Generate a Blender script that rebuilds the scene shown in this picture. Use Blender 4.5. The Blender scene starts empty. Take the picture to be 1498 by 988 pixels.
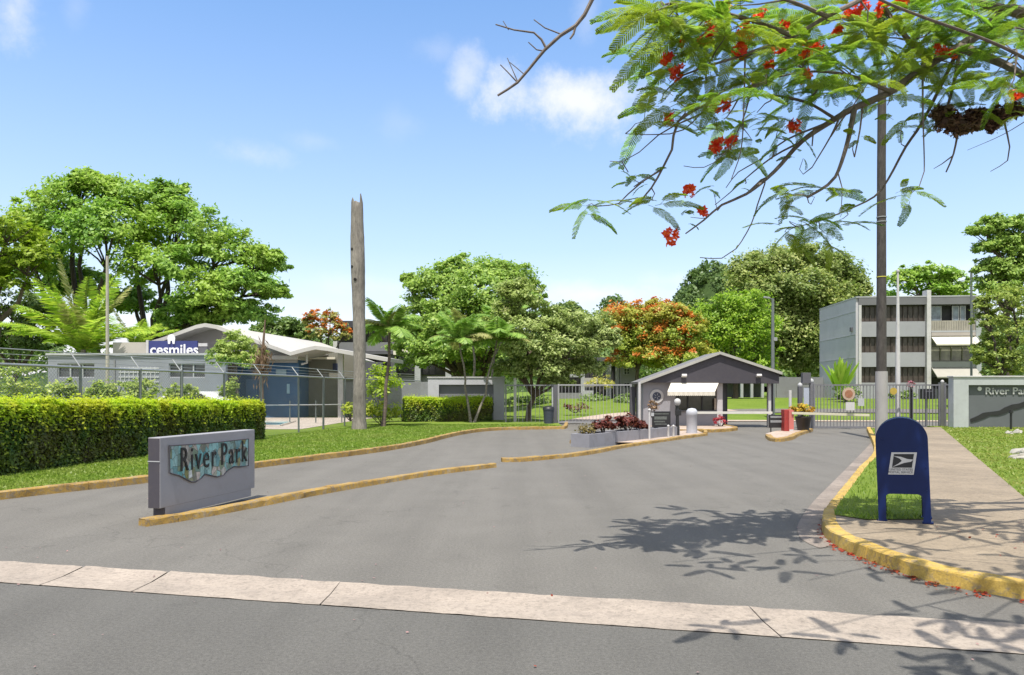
import bpy, bmesh, math, random
import numpy as np
from mathutils import Vector, Matrix

random.seed(7)
rng = np.random.default_rng(11)
scene = bpy.context.scene
COL = scene.collection
F, CU, CV, EYE = 1080.0, 749.0, 572.0, 1.6
rad = math.radians

# ------------------------------------------------------------------ survey helpers
def G(u, v, z=0.0):
    y = (EYE - z) * F / (v - CV)
    return ((u - CU) / F * y, y)

def P(u, v, y):
    return Vector(((u - CU) / F * y, y, EYE - (v - CV) / F * y))

def UX(u, y):
    return (u - CU) / F * y

def VZ(v, y):
    return EYE - (v - CV) / F * y

def sstep(t):
    t = np.clip(t, 0, 1)
    return t * t * (3 - 2 * t)

def H(x, y):
    """height of the terrain"""
    return 1.0 * sstep((np.asarray(y, float) - 38) / 22) * sstep((np.asarray(x, float) + 4) / 9)

# ------------------------------------------------------------------ object helpers
WM = {}

def tag(o, label=None, cat=None, group=None, kind=None):
    if label: o['label'] = label
    if cat: o['category'] = cat
    if group: o['group'] = group
    if kind: o['kind'] = kind
    return o

def thing(name, label, cat, loc=(0, 0, 0), rz=0.0, group=None):
    o = bpy.data.objects.new(name, None)
    COL.objects.link(o)
    o.empty_display_size = 0.2
    o.location = loc
    o.rotation_euler = (0, 0, rz)
    WM[o.name] = Matrix.Translation(Vector(loc)) @ Matrix.Rotation(rz, 4, 'Z')
    return tag(o, label, cat, group)

def copy_tree(o, parent=None):
    c = o.copy()
    COL.objects.link(c)
    if parent is not None:
        c.parent = parent
    for ch in list(o.children):
        copy_tree(ch, c)
    return c

def link_mesh(name, me, mat, parent=None, smooth=False):
    o = bpy.data.objects.new(name, me)
    COL.objects.link(o)
    if mat is not None and not me.materials:
        me.materials.append(mat)
    if smooth and len(me.polygons):
        me.polygons.foreach_set('use_smooth', [True] * len(me.polygons))
    if parent is not None:
        o.parent = parent
        WM[o.name] = WM.get(parent.name, Matrix.Identity(4))
    else:
        WM[o.name] = Matrix.Identity(4)
    return o

def np_obj(name, verts, faces, mat, parent=None, smooth=False, world=True):
    """verts (N,3), faces (M,k) arrays -> one mesh object"""
    verts = np.asarray(verts, np.float64)
    if parent is not None and world:
        inv = np.array(WM[parent.name].inverted())
        verts = verts @ inv[:3, :3].T + inv[:3, 3]
    faces = np.asarray(faces, np.int32)
    k = faces.shape[1]
    me = bpy.data.meshes.new(name)
    me.vertices.add(len(verts))
    me.vertices.foreach_set('co', verts.astype(np.float32).ravel())
    me.loops.add(faces.size)
    me.loops.foreach_set('vertex_index', faces.ravel())
    me.polygons.add(len(faces))
    me.polygons.foreach_set('loop_start', np.arange(len(faces), dtype=np.int32) * k)
    me.update(calc_edges=True)
    return link_mesh(name, me, mat, parent, smooth)

def frames(pts):
    """parallel transported frames along a path"""
    pts = [Vector(p) for p in pts]
    n = len(pts)
    tans = []
    for i in range(n):
        a = pts[max(i - 1, 0)]; b = pts[min(i + 1, n - 1)]
        t = (b - a)
        if t.length < 1e-9: t = Vector((0, 0, 1))
        tans.append(t.normalized())
    ref = Vector((0, 0, 1)) if abs(tans[0].z) < .9 else Vector((1, 0, 0))
    u = tans[0].cross(ref).normalized()
    out = []
    for t in tans:
        u = (u - t * u.dot(t))
        if u.length < 1e-6: u = t.orthogonal()
        u.normalize()
        out.append((t, u, t.cross(u)))
    return pts, out

class MB:
    def __init__(s):
        s.v = []; s.f = []
    def add(s, vs, fs):
        n = len(s.v)
        s.v += [tuple(p) for p in vs]
        s.f += [tuple(i + n for i in q) for q in fs]
        return s
    def box(s, x0, x1, y0, y1, z0, z1):
        vs = [(x0, y0, z0), (x1, y0, z0), (x1, y1, z0), (x0, y1, z0), (x0, y0, z1), (x1, y0, z1), (x1, y1, z1), (x0, y1, z1)]
        return s.add(vs, [(0, 3, 2, 1), (4, 5, 6, 7), (0, 1, 5, 4), (1, 2, 6, 5), (2, 3, 7, 6), (3, 0, 4, 7)])
    def obox(s, c, size, rz=0, rx=0, ry=0):
        m = Matrix.Translation(Vector(c)) @ Matrix.Rotation(rz, 4, 'Z') @ Matrix.Rotation(ry, 4, 'Y') @ Matrix.Rotation(rx, 4, 'X')
        b = MB().box(-size[0] / 2, size[0] / 2, -size[1] / 2, size[1] / 2, -size[2] / 2, size[2] / 2)
        return s.add([m @ Vector(p) for p in b.v], b.f)
    def tube(s, pts, r, seg=8, cap=True):
        pts, fr = frames(pts)
        n = len(pts)
        rr = [r] * n if isinstance(r, (int, float)) else list(r)
        vs = []; fs = []
        for p, (t, u, w), q in zip(pts, fr, rr):
            for k in range(seg):
                a = 2 * math.pi * k / seg
                vs.append(p + (u * math.cos(a) + w * math.sin(a)) * q)
        for i in range(n - 1):
            for k in range(seg):
                k2 = (k + 1) % seg
                fs.append((i * seg + k, i * seg + k2, (i + 1) * seg + k2, (i + 1) * seg + k))
        if cap:
            fs.append(tuple(range(seg - 1, -1, -1)))
            fs.append(tuple((n - 1) * seg + k for k in range(seg)))
        return s.add(vs, fs)
    def prism(s, poly, d0, d1, plane='xz'):
        n = len(poly)
        mk = {'xz': lambda a, b, d: (a, d, b), 'xy': lambda a, b, d: (a, b, d), 'yz': lambda a, b, d: (d, a, b)}[plane]
        vs = [mk(a, b, d0) for a, b in poly] + [mk(a, b, d1) for a, b in poly]
        fs = [tuple(range(n - 1, -1, -1)), tuple(range(n, 2 * n))]
        fs += [(i, (i + 1) % n, n + (i + 1) % n, n + i) for i in range(n)]
        return s.add(vs, fs)
    def lathe(s, prof, c=(0, 0, 0), seg=16):
        vs = []; fs = []
        for r, z in prof:
            for k in range(seg):
                a = 2 * math.pi * k / seg
                vs.append((c[0] + r * math.cos(a), c[1] + r * math.sin(a), c[2] + z))
        for i in range(len(prof) - 1):
            for k in range(seg):
                k2 = (k + 1) % seg
                fs.append((i * seg + k, i * seg + k2, (i + 1) * seg + k2, (i + 1) * seg + k))
        fs.append(tuple(range(seg - 1, -1, -1)))
        fs.append(tuple((len(prof) - 1) * seg + k for k in range(seg)))
        return s.add(vs, fs)
    def xform(s, m):
        s.v = [tuple(m @ Vector(p)) for p in s.v]
        return s
    def build(s, name, mat, parent=None, local=False, bevel=0.0, smooth=False, seg=2):
        vs = s.v
        if parent is not None and not local:
            inv = WM[parent.name].inverted()
            vs = [tuple(inv @ Vector(p)) for p in vs]
        me = bpy.data.meshes.new(name)
        me.from_pydata(vs, [], s.f)
        bm = bmesh.new(); bm.from_mesh(me)
        bmesh.ops.recalc_face_normals(bm, faces=bm.faces)
        if bevel:
            es = [e for e in bm.edges if len(e.link_faces) == 2 and e.calc_face_angle(0) > .5]
            bmesh.ops.bevel(bm, geom=es, offset=bevel, segments=seg, affect='EDGES', profile=.6, clamp_overlap=True)
        bm.to_mesh(me); bm.free()
        o = link_mesh(name, me, mat, parent)
        if smooth:
            me.polygons.foreach_set('use_smooth', [True] * len(me.polygons))
            try: me.set_sharp_from_angle(angle=rad(40))
            except Exception: pass
        return o

def solo(name, mb, mat, label, cat, loc, group=None, bevel=0, smooth=False):
    """a thing that is one mesh, its origin at its base"""
    L = Vector(loc)
    mb.v = [tuple(Vector(p) - L) for p in mb.v]
    o = mb.build(name, mat, None, bevel=bevel, smooth=smooth)
    o.location = L
    WM[o.name] = Matrix.Translation(L)
    return tag(o, label, cat, group)

def catmull(pts, step):
    """resample a plan polyline smoothly"""
    pts = [np.array(p, float) for p in pts]
    ext = [2 * pts[0] - pts[1]] + pts + [2 * pts[-1] - pts[-2]]
    out = []
    for i in range(1, len(ext) - 2):
        p0, p1, p2, p3 = ext[i - 1:i + 3]
        n = max(1, int(np.linalg.norm(p2 - p1) / step))
        for k in range(n):
            t = k / n
            out.append(.5 * (2 * p1 + (p2 - p0) * t + (2 * p0 - 5 * p1 + 4 * p2 - p3) * t ** 2 + (3 * p1 - p0 - 3 * p2 + p3) * t ** 3))
    out.append(pts[-1])
    return out

def offset_line(pts, d):
    """offset a plan polyline to its left by d"""
    out = []
    n = len(pts)
    for i in range(n):
        t = np.array(pts[min(i + 1, n - 1)]) - np.array(pts[max(i - 1, 0)])
        t = t / (np.linalg.norm(t) + 1e-9)
        out.append(np.array(pts[i]) + d * np.array([-t[1], t[0]]))
    return out

def sheet(name, poly, z, mat, kind='structure', label=None):
    bm = bmesh.new()
    vs = [bm.verts.new((p[0], p[1], z)) for p in poly]
    f = bm.faces.new(vs)
    bmesh.ops.recalc_face_normals(bm, faces=[f])
    if f.normal.z < 0: f.normal_flip()
    bmesh.ops.triangulate(bm, faces=bm.faces)
    me = bpy.data.meshes.new(name); bm.to_mesh(me); bm.free()
    o = link_mesh(name, me, mat)
    return tag(o, label, None, None, kind)

# ------------------------------------------------------------------ materials
MATS = {}

class NT:
    def __init__(s, name):
        s.m = bpy.data.materials.new(name); s.m.use_nodes = True
        s.t = s.m.node_tree; s.n = s.t.nodes; s.l = s.t.links
        s.b = s.n['Principled BSDF']; s.out = s.n['Material Output']
    def new(s, typ, **kw):
        n = s.n.new(typ)
        for k, v in kw.items():
            if k.startswith('i_'):
                n.inputs[k[2:].replace('_', ' ')].default_value = v
            else: setattr(n, k, v)
        return n
    def link(s, a, b): s.l.new(a, b)
    def coord(s, kind='Object', scale=(1, 1, 1), rot=(0, 0, 0)):
        tc = s.new('ShaderNodeTexCoord'); mp = s.new('ShaderNodeMapping')
        mp.inputs['Scale'].default_value = scale; mp.inputs['Rotation'].default_value = rot
        s.link(tc.outputs[kind], mp.inputs['Vector']); return mp.outputs['Vector']
    def noise(s, vec, scale, detail=4, rough=.6, dist=0.0):
        n = s.new('ShaderNodeTexNoise'); n.inputs['Scale'].default_value = scale
        n.inputs['Detail'].default_value = detail; n.inputs['Roughness'].default_value = rough
        n.inputs['Distortion'].default_value = dist
        if vec is not None: s.link(vec, n.inputs['Vector'])
        return n.outputs['Fac']
    def ramp(s, fac, stops):
        r = s.new('ShaderNodeValToRGB'); e = r.color_ramp.elements
        while len(e) < len(stops): e.new(.5)
        for el, (p, c) in zip(e, stops):
            el.position = p
            c = tuple(c) if hasattr(c, '__len__') else (c, c, c)
            el.color = c if len(c) == 4 else (*c, 1)
        s.link(fac, r.inputs['Fac']); return r.outputs['Color']
    def mix(s, fac, a, b, mode='MIX'):
        m = s.new('ShaderNodeMix', data_type='RGBA', blend_type=mode)
        for sock, v in ((m.inputs[0], fac), (m.inputs[6], a), (m.inputs[7], b)):
            if isinstance(v, bpy.types.NodeSocket): s.link(v, sock)
            elif hasattr(v, '__len__'): sock.default_value = (*v, 1) if len(v) == 3 else v
            else: sock.default_value = v
        return m.outputs[2]
    def bump(s, h, strength=.3, dist=.01):
        b = s.new('ShaderNodeBump'); b.inputs['Strength'].default_value = strength; b.inputs['Distance'].default_value = dist
        s.link(h, b.inputs['Height']); s.link(b.outputs['Normal'], s.b.inputs['Normal'])
    def color(s, c):
        if isinstance(c, bpy.types.NodeSocket): s.link(c, s.b.inputs['Base Color'])
        else: s.b.inputs['Base Color'].default_value = (*c, 1)
    def rough(s, r): s.b.inputs['Roughness'].default_value = r

def paint(name, c, rough=.6, var=.12, scale=3.0, metal=0, dirt=.0, bump=.05, dirtc=(.12, .1, .08), streak=False):
    if name in MATS: return MATS[name]
    c = tuple(x * .84 for x in c)
    t = NT(name)
    v = t.coord('Object', (1, 1, .35) if streak else (1, 1, 1))
    n1 = t.noise(v, scale, 5)
    lo = tuple(x * (1 - var) for x in c); hi = tuple(min(1, x * (1 + var)) for x in c)
    col = t.ramp(n1, [(.3, lo), (.7, hi)])
    if dirt:
        n2 = t.noise(v, scale * 2.7, 6, .7, .4)
        m = t.ramp(n2, [(.5, 0.0), (.72, dirt)])
        col = t.mix(m, col, dirtc)
    t.color(col); t.rough(rough); t.b.inputs['Metallic'].default_value = metal
    n3 = t.noise(t.coord('Object'), scale * 25, 3)
    t.bump(n3, bump, .01)
    MATS[name] = t.m; return t.m

def leaf_mat(name, c1, c2, c3=None, trans=.3, ns=.5, rough=.45, spot=None):
    """per-leaf colour variation between c1 and c2, whole boughs shifting towards c3"""
    if name in MATS: return MATS[name]
    t = NT(name)
    LIFT = (2.35, 2.0, 3.5)
    c1, c2 = [tuple(min(1, x * k) for x, k in zip(c, LIFT)) for c in (c1, c2)]
    if c3: c3 = tuple(min(1, x * k) for x, k in zip(c3, LIFT))
    geo = t.new('ShaderNodeNewGeometry')
    stops = [(0.0, c1), (1.0, c2)]
    col = t.ramp(geo.outputs['Random Per Island'], stops)
    if c3:
        n = t.noise(t.coord('Object'), ns, 3)
        col = t.mix(t.ramp(n, [(.42, 0.0), (.62, 1.0)]), col, t.mix(.6, col, c3))
    if spot:
        r = t.new('ShaderNodeMath', operation='FRACT')
        mm = t.new('ShaderNodeMath', operation='MULTIPLY'); mm.inputs[1].default_value = 37.7
        t.link(geo.outputs['Random Per Island'], mm.inputs[0]); t.link(mm.outputs[0], r.inputs[0])
        thr = t.ramp(r.outputs[0], [(1 - spot[1] - .01, 0.0), (1 - spot[1], 1.0)])
        col = t.mix(thr, col, spot[0])
    t.color(col); t.rough(rough)
    t.b.inputs['Specular IOR Level'].default_value = .32
    tr = t.new('ShaderNodeBsdfTranslucent'); t.link(t.mix(.25, col, (.55, .8, .08), 'OVERLAY'), tr.inputs['Color'])
    ms = t.new('ShaderNodeMixShader'); ms.inputs[0].default_value = min(.55, trans + .1) if trans > 0 else 0
    t.link(t.b.outputs[0], ms.inputs[1]); t.link(tr.outputs[0], ms.inputs[2]); t.link(ms.outputs[0], t.out.inputs['Surface'])
    MATS[name] = t.m; return t.m

def asphalt(name, base, streak_rot, tint=(1, 1, 1)):
    base *= .84
    t = NT(name)
    v = t.coord('Object')
    fine = t.noise(v, 140, 2, .8)
    mid = t.noise(v, 1.1, 5, .6, .3); gr = t.noise(v, 38, 4, .85)
    st = t.noise(t.coord('Object', (1.3, .07, 1), (0, 0, streak_rot)), 1.0, 4, .55)
    c = t.ramp(fine, [(.25, tuple(base * .62 * x for x in tint)), (.75, tuple(base * 1.38 * x for x in tint))])
    c = t.mix(1.0, c, t.ramp(gr, [(.3, .68), (.7, 1.3)]), 'MULTIPLY')
    c = t.mix(1.0, c, t.ramp(mid, [(.3, .93), (.7, 1.06)]), 'MULTIPLY')
    c = t.mix(1.0, c, t.ramp(st, [(.3, .86), (.55, 1.0), (.75, 1.1)]), 'MULTIPLY')
    sp_ = t.noise(v, 2.6, 2, .5); c = t.mix(1.0, c, t.ramp(sp_, [(.68, 1.0), (.76, .88)]), 'MULTIPLY')
    pt = t.noise(v, 95, 1, .5); c = t.mix(1.0, c, t.ramp(pt, [(.24, .5), (.32, 1.0), (.72, 1.0), (.8, 1.35)]), 'MULTIPLY')
    # thin wandering cracks
    vo = t.new('ShaderNodeTexVoronoi', feature='DISTANCE_TO_EDGE'); vo.inputs['Scale'].default_value = .16
    wob = t.new('ShaderNodeTexNoise'); wob.inputs['Scale'].default_value = 1.6; wob.inputs['Detail'].default_value = 5
    ad = t.new('ShaderNodeVectorMath', operation='ADD'); t.link(v, wob.inputs['Vector'])
    sc = t.new('ShaderNodeVectorMath', operation='SCALE'); sc.inputs['Scale'].default_value = 1.6
    t.link(wob.outputs['Color'], sc.inputs[0]); t.link(v, ad.inputs[0]); t.link(sc.outputs[0], ad.inputs[1])
    t.link(ad.outputs[0], vo.inputs['Vector'])
    ck = t.ramp(vo.outputs['Distance'], [(.0, .8), (.0018, 1.0)])
    c = t.mix(1.0, c, ck, 'MULTIPLY')
    t.color(c); t.rough(.88); t.b.inputs['Specular IOR Level'].default_value = .3
    t.bump(fine, .5, .006)
    return t.m

def concrete(name, c, joint=None, rot=0, dirt=.5):
    c = tuple(x * .84 for x in c)
    t = NT(name)
    v = t.coord('Object')
    n1 = t.noise(v, 1.3, 6, .65, .5); n2 = t.noise(v, 60, 3, .7); n3 = t.noise(v, 5.0, 6, .7, .8)
    col = t.ramp(n1, [(.3, tuple(x * .78 for x in c)), (.7, tuple(min(1, x * 1.12) for x in c))])
    col = t.mix(1.0, col, t.ramp(n2, [(.3, .85), (.7, 1.1)]), 'MULTIPLY')
    col = t.mix(t.ramp(n3, [(.52, 0.0), (.75, dirt)]), col, tuple(x * .5 for x in c))
    n5 = t.noise(v, 22, 5, .75, .6)
    col = t.mix(1.0, col, t.ramp(n5, [(.36, .72), (.5, 1.0), (.7, 1.06)]), 'MULTIPLY')
    n6 = t.noise(v, .9, 6, .7, 1.2)
    col = t.mix(t.ramp(n6, [(.54, 0.0), (.68, dirt * .55)]), col, tuple(x * .45 for x in c))
    if joint:
        mp = t.coord('Object', (1, 1, 1), (0, 0, rot))
        sp = t.new('ShaderNodeSeparateXYZ'); t.link(mp, sp.inputs[0])
        d = t.new('ShaderNodeMath', operation='DIVIDE'); d.inputs[1].default_value = joint; t.link(sp.outputs['Y'], d.inputs[0])
        fr = t.new('ShaderNodeMath', operation='FRACT'); t.link(d.outputs[0], fr.inputs[0])
        j = t.ramp(fr.outputs[0], [(0.0, .55), (.012, .6), (.02, 1.0), (.988, 1.0)])
        fl = t.new('ShaderNodeMath', operation='FLOOR'); t.link(d.outputs[0], fl.inputs[0])
        wn = t.new('ShaderNodeTexWhiteNoise', noise_dimensions='1D'); t.link(fl.outputs[0], wn.inputs['W'])
        col = t.mix(1.0, col, t.ramp(wn.outputs['Value'], [(0, .86), (1, 1.08)]), 'MULTIPLY')
        col = t.mix(1.0, col, j, 'MULTIPLY')
    t.color(col); t.rough(.85); t.bump(n2, .3, .006)
    return t.m

def grass_ground(name, c1, c2, c3):
    c1, c2, c3 = [tuple(x * .84 for x in c) for c in (c1, c2, c3)]
    t = NT(name)
    v = t.coord('Object')
    n1 = t.noise(v, .55, 6, .65, .4); n2 = t.noise(v, 45, 3, .8)
    col = t.ramp(n1, [(.3, c1), (.55, c2), (.78, c3)])
    col = t.mix(1.0, col, t.ramp(n2, [(.25, .6), (.75, 1.3)]), 'MULTIPLY')
    t.color(col); t.rough(.9); t.b.inputs['Specular IOR Level'].default_value = .15
    t.bump(n2, .9, .03)
    return t.m

def yellow_curb_mat(name, ylo, yhi, bare):
    ylo, yhi = [tuple(x * .84 for x in c) for c in (ylo, yhi)]
    t = NT(name)
    v = t.coord('Object')
    n1 = t.noise(v, 2.2, 7, .7, .6); n2 = t.noise(v, 14, 6, .75, .8); n3 = t.noise(v, 70, 2)
    y = t.ramp(n1, [(.3, ylo), (.7, yhi)])
    m = t.ramp(n2, [(bare, 0.0), (bare + .14, .85)])
    col = t.mix(m, y, t.ramp(n1, [(.35, (.10, .075, .045)), (.7, (.30, .25, .19))]))
    col = t.mix(1.0, col, t.ramp(n3, [(.3, .8), (.7, 1.12)]), 'MULTIPLY')
    t.color(col); t.rough(.8); t.bump(n2, .5, .015)
    return t.m

def glassy(name, c, rough=.12):
    t = NT(name)
    n = t.noise(t.coord('Object'), 1.4, 3)
    t.color(t.ramp(n, [(.35, tuple(x * .6 for x in c)), (.65, tuple(x * 1.4 for x in c))]))
    t.rough(rough); t.b.inputs['Specular IOR Level'].default_value = .6
    return t.m

def bark(name, c, rings=0):
    if name in MATS: return MATS[name]
    c = tuple(x * .84 for x in c)
    t = NT(name)
    v = t.coord('Object', (1, 1, .25))
    n = t.noise(v, 14, 6, .7, .4); n0 = t.noise(t.coord('Object'), 1.2, 4)
    col = t.ramp(n, [(.3, tuple(x * .55 for x in c)), (.7, tuple(min(1, x * 1.35) for x in c))])
    col = t.mix(1.0, col, t.ramp(n0, [(.3, .7), (.7, 1.2)]), 'MULTIPLY')
    if rings:
        w = t.new('ShaderNodeTexWave', bands_direction='Z'); w.inputs['Scale'].default_value = rings; w.inputs['Distortion'].default_value = 1.5
        t.link(t.coord('Object'), w.inputs['Vector'])
        col = t.mix(1.0, col, t.ramp(w.outputs['Fac'], [(.0, .72), (.25, 1.0)]), 'MULTIPLY')
    t.color(col); t.rough(.9); t.bump(n, .7, .02)
    MATS[name] = t.m; return t.m

ROADROT = rad(27.5)
M_ASPH = asphalt('worn grey asphalt', .15, ROADROT, (1.06, 1.0, .9))
M_STREET = asphalt('darker street asphalt', .118, rad(-77), (1.04, 1.0, .92))
M_STRIP = concrete('pinkish gutter concrete', (.385, .325, .27), dirt=.55)
M_GUT = concrete('pale curb gutter concrete', (.27, .225, .19), joint=.9, rot=ROADROT, dirt=.6)
M_WALK = concrete('brownish sidewalk concrete', (.295, .235, .165), joint=1.25, rot=ROADROT, dirt=.55)
M_DECK = concrete('pale pool deck concrete', (.5, .43, .37))
M_PATH = concrete('beige path concrete', (.48, .38, .31))
M_LAWN = grass_ground('mown lawn', (.13, .2, .025), (.18, .255, .035), (.24, .29, .06))
M_FIELD = grass_ground('far bright lawn', (.12, .19, .022), (.16, .235, .03), (.2, .26, .05))
M_GROUND = grass_ground('rough ground', (.06, .095, .02), (.1, .13, .03), (.15, .14, .07))
M_CURB = yellow_curb_mat('worn ochre curb paint', (.29, .165, .03), (.45, .29, .06), .46)
M_CURBY = yellow_curb_mat('worn yellow curb paint', (.41, .255, .04), (.6, .42, .1), .5)
M_BLADE = leaf_mat('grass blades', (.06, .115, .008), (.118, .19, .017), (.12, .16, .024), trans=.4, ns=.8)
M_BLADE2 = leaf_mat('yellowing grass blades', (.075, .13, .01), (.135, .19, .02), (.15, .165, .03), trans=.35, ns=.8)

# ------------------------------------------------------------------ foliage generators
def leaf_quads(p, axis, nrm, L, W):
    """diamond leaves: p, axis, nrm (N,3); L, W (N,)"""
    axis = axis / (np.linalg.norm(axis, axis=1, keepdims=True) + 1e-9)
    side = np.cross(nrm, axis); side /= (np.linalg.norm(side, axis=1, keepdims=True) + 1e-9)
    a = axis * L[:, None] / 2; b = side * W[:, None] / 2
    up = np.cross(axis, side) * (W[:, None] * .12)
    v = np.stack([p - a, p + b - a * .1 - up, p + a, p - b - a * .1 - up], axis=1).reshape(-1, 3)
    f = np.arange(len(p) * 4, dtype=np.int32).reshape(-1, 4)
    return v, f

def rand_dirs(n, r=rng):
    d = r.normal(size=(n, 3)); return d / np.linalg.norm(d, axis=1, keepdims=True)

def lobe_leaves(c, R, clumps, per, leaf, r, flat=.55, zmin=-.45, cr=.27, droop=.25):
    """leaf clumps over and through one ellipsoid"""
    c = np.asarray(c, float); R = np.asarray(R, float)
    d = rand_dirs(clumps * 3, r); d = d[d[:, 2] > zmin][:clumps]
    k = len(d)
    q = np.where(r.random(k) < .72, r.uniform(.72, 1.05, k), r.uniform(.3, .75, k))
    cc = c + d * R * q[:, None]
    m = float(np.mean(R)) * cr
    sz = r.uniform(.65, 1.35, k) * m
    stray = r.random(k) < .13
    cc = np.where(stray[:, None], c + d * R * r.uniform(1.02, 1.24, k)[:, None], cc); sz = np.where(stray, sz * .55, sz)
    p = np.repeat(cc, per, 0) + r.normal(size=(k * per, 3)) * np.repeat(sz, per)[:, None] * np.array([.62, .62, .62 * flat])
    n = len(p)
    out = np.repeat(d, per, 0) * .6 + np.array([0, 0, .75]) + r.normal(size=(n, 3)) * .55
    out /= np.linalg.norm(out, axis=1, keepdims=True)
    ax = r.normal(size=(n, 3)); ax[:, 2] -= droop; ax -= out * np.sum(ax * out, 1, keepdims=True)
    L = leaf * r.uniform(.65, 1.35, n)
    return leaf_quads(p, ax, out, L, L * .52)

def join(parts):
    vs, fs, o = [], [], 0
    for v, f in parts:
        vs.append(v); fs.append(f + o); o += len(v)
    return np.concatenate(vs), np.concatenate(fs)

def wobble(p0, p1, n, amp, r=rng):
    p0 = np.array(p0, float); p1 = np.array(p1, float)
    out = []
    off = r.normal(size=3) * amp
    for i in range(n + 1):
        t = i / n
        out.append(p0 + (p1 - p0) * t + off * math.sin(math.pi * t) + r.normal(size=3) * amp * .25 * math.sin(math.pi * t))
    return out

M_TRUNK = bark('grey brown bark', (.13, .1, .075))
M_TRUNKD = bark('dark bark', (.07, .055, .045))

def tree(name, label, cat, base, lobes, mat, leaf=.25, clumps=34, per=55, tr=.25, seed=1, group=None, fork=.35, flower=None, trunk=M_TRUNK,
         flat=.55, zmin=-.45, cr=.27, twigs=True, forks=1, at=None):
    """base (x,y,z); lobes [(centre, radii)]; > trunk, crown (, blossom)"""
    r = np.random.default_rng(seed)
    root = thing(name, label, cat, base, 0, group)
    base = np.array(base, float)
    L = [lobe_leaves(c, R, clumps, per, leaf, r, flat, zmin, cr) for c, R in lobes]
    cen = np.mean([np.array(c) for c, R in lobes], 0)
    zlo = min(np.array(c)[2] - R[2] for c, R in lobes)
    mb = MB()
    stems = []
    for k in range(forks):
        f0 = base + (cen - base) * fork
        f0[2] = base[2] + max(.3, (zlo - base[2]) * .8) if fork is None else f0[2]
        if at: f0 = np.array(at[k], float)
        elif forks > 1: f0[:2] += r.normal(size=2) * (cen[2] - base[2]) * .12
        b0 = base + (np.array([r.normal() * tr * 1.5, r.normal() * tr * 1.5, 0]) if forks > 1 else 0)
        b0[2] = base[2] - .1
        pts = wobble(b0, f0, 5, tr * .5, r)
        rr = [tr * (1.25 if i == 0 else 1 - .08 * i) for i in range(6)]
        mb.tube(pts, rr, 9)
        stems.append(f0)
    for i, (c, R) in enumerate(lobes):
        f0 = min(stems, key=lambda s: np.linalg.norm(s - np.array(c)))
        lp = wobble(f0, np.array(c), 5, .08 * np.linalg.norm(np.array(c) - f0), r)
        mb.tube(lp, [tr * .55 * (1 - .15 * k) for k in range(6)], 6, False)
        if twigs:
            for k in range(7):
                d = rand_dirs(1, r)[0]; d[2] = abs(d[2]) * .8 - .15
                e = np.array(c) + d * np.array(R) * .85
                mb.tube(wobble(lp[4], e, 3, .05 * np.mean(R), r), [tr * .2, tr * .15, tr * .1, tr * .05], 4, False)
    mb.build('trunk', trunk, root, smooth=True)
    v, f = join(L)
    np_obj('crown', v, f, mat, root)
    if flower:
        fm, cl, pr, lf = flower
        FL = [lobe_leaves(c, np.array(R) * 1.05, cl, pr, lf, r, flat, .15, cr * .75) for c, R in lobes]
        v, f = join(FL)
        np_obj('blossom', v, f, fm, root)
    return root

def plobe(u, v, ru, rv, y, dy=0, ry=None):
    yy = y + dy
    c = P(u, v, yy)
    k = yy / F
    return ((c.x, c.y, c.z), (ru * k, (ry if ry else (ru + rv) * .5 * k), rv * k))

def palm(name, label, base, top, mat, nfr, flen, tr=.07, droop=1.0, seed=1, group=None, wide=.28, old=None, spread=1.0, trunk_m=None, cat='palm'):
    """thin palm > trunk, frond (each its own part)"""
    r = np.random.default_rng(seed)
    root = thing(name, label, cat, base, 0, group)
    mb = MB()
    pts = wobble(base, top, 7, .04 * (top[2] - base[2]), r)
    pts[0] = np.array(base) - np.array([0, 0, .08])
    mb.tube(pts, [tr * (1.35 if i == 0 else 1.0 - .05 * i) for i in range(8)], 8)
    # swollen green shaft under the fronds
    mb.build('trunk', trunk_m or M_PALM, root, smooth=True)
    top = np.array(top, float)
    for k in range(nfr):
        az = 2 * math.pi * (k / nfr) + r.normal() * .25
        el = r.uniform(.1, 1.25) * spread
        d = np.array([math.cos(az) * math.cos(el), math.sin(az) * math.cos(el), math.sin(el)])
        L = flen * r.uniform(.8, 1.15)
        n = 14
        path = []
        p = top.copy(); dd = d.copy()
        for i in range(n + 1):
            path.append(p.copy())
            p = p + dd * L / n
            dd = dd + np.array([0, 0, -1]) * droop * (.045 + .05 * i / n)
            dd /= np.linalg.norm(dd)
        fm = MB(); fm.tube(path, [.018 * (1 - .85 * i / n) + .003 for i in range(n + 1)], 4, False)
        vs = np.array(fm.v); fs = np.array(fm.f, np.int32)
        PP, AX, NN, LL = [], [], [], []
        for i in range(1, n * 4):
            t = i / (n * 4)
            j = min(int(t * n), n - 1); w = t * n - j
            pc = path[j] * (1 - w) + path[j + 1] * w
            tn = path[j + 1] - path[j]; tn /= np.linalg.norm(tn)
            sd = np.cross(tn, [0, 0, 1.0]); sd /= (np.linalg.norm(sd) + 1e-6)
            up = np.cross(sd, tn)
            ll = wide * L * (math.sin(math.pi * min(1, .12 + t * .86)) ** .6)
            for s in (-1, 1):
                a = sd * s * .85 + tn * .55 + up * (.25 - .5 * t) + np.array([0, 0, -.35 * droop]) + r.normal(size=3) * .08
                a /= np.linalg.norm(a)
                PP.append(pc + a * ll / 2); AX.append(a); NN.append(up + r.normal(size=3) * .2); LL.append(ll)
        LL = np.array(LL)
        v2, f2 = leaf_quads(np.array(PP), np.array(AX), np.array(NN), LL, np.maximum(.035, LL * .17))
        v, f = join([(vs, fs), (v2, f2)])
        np_obj('frond', v, f, old if (old is not None and k % 5 == 4) else mat, root)
    return root

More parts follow.
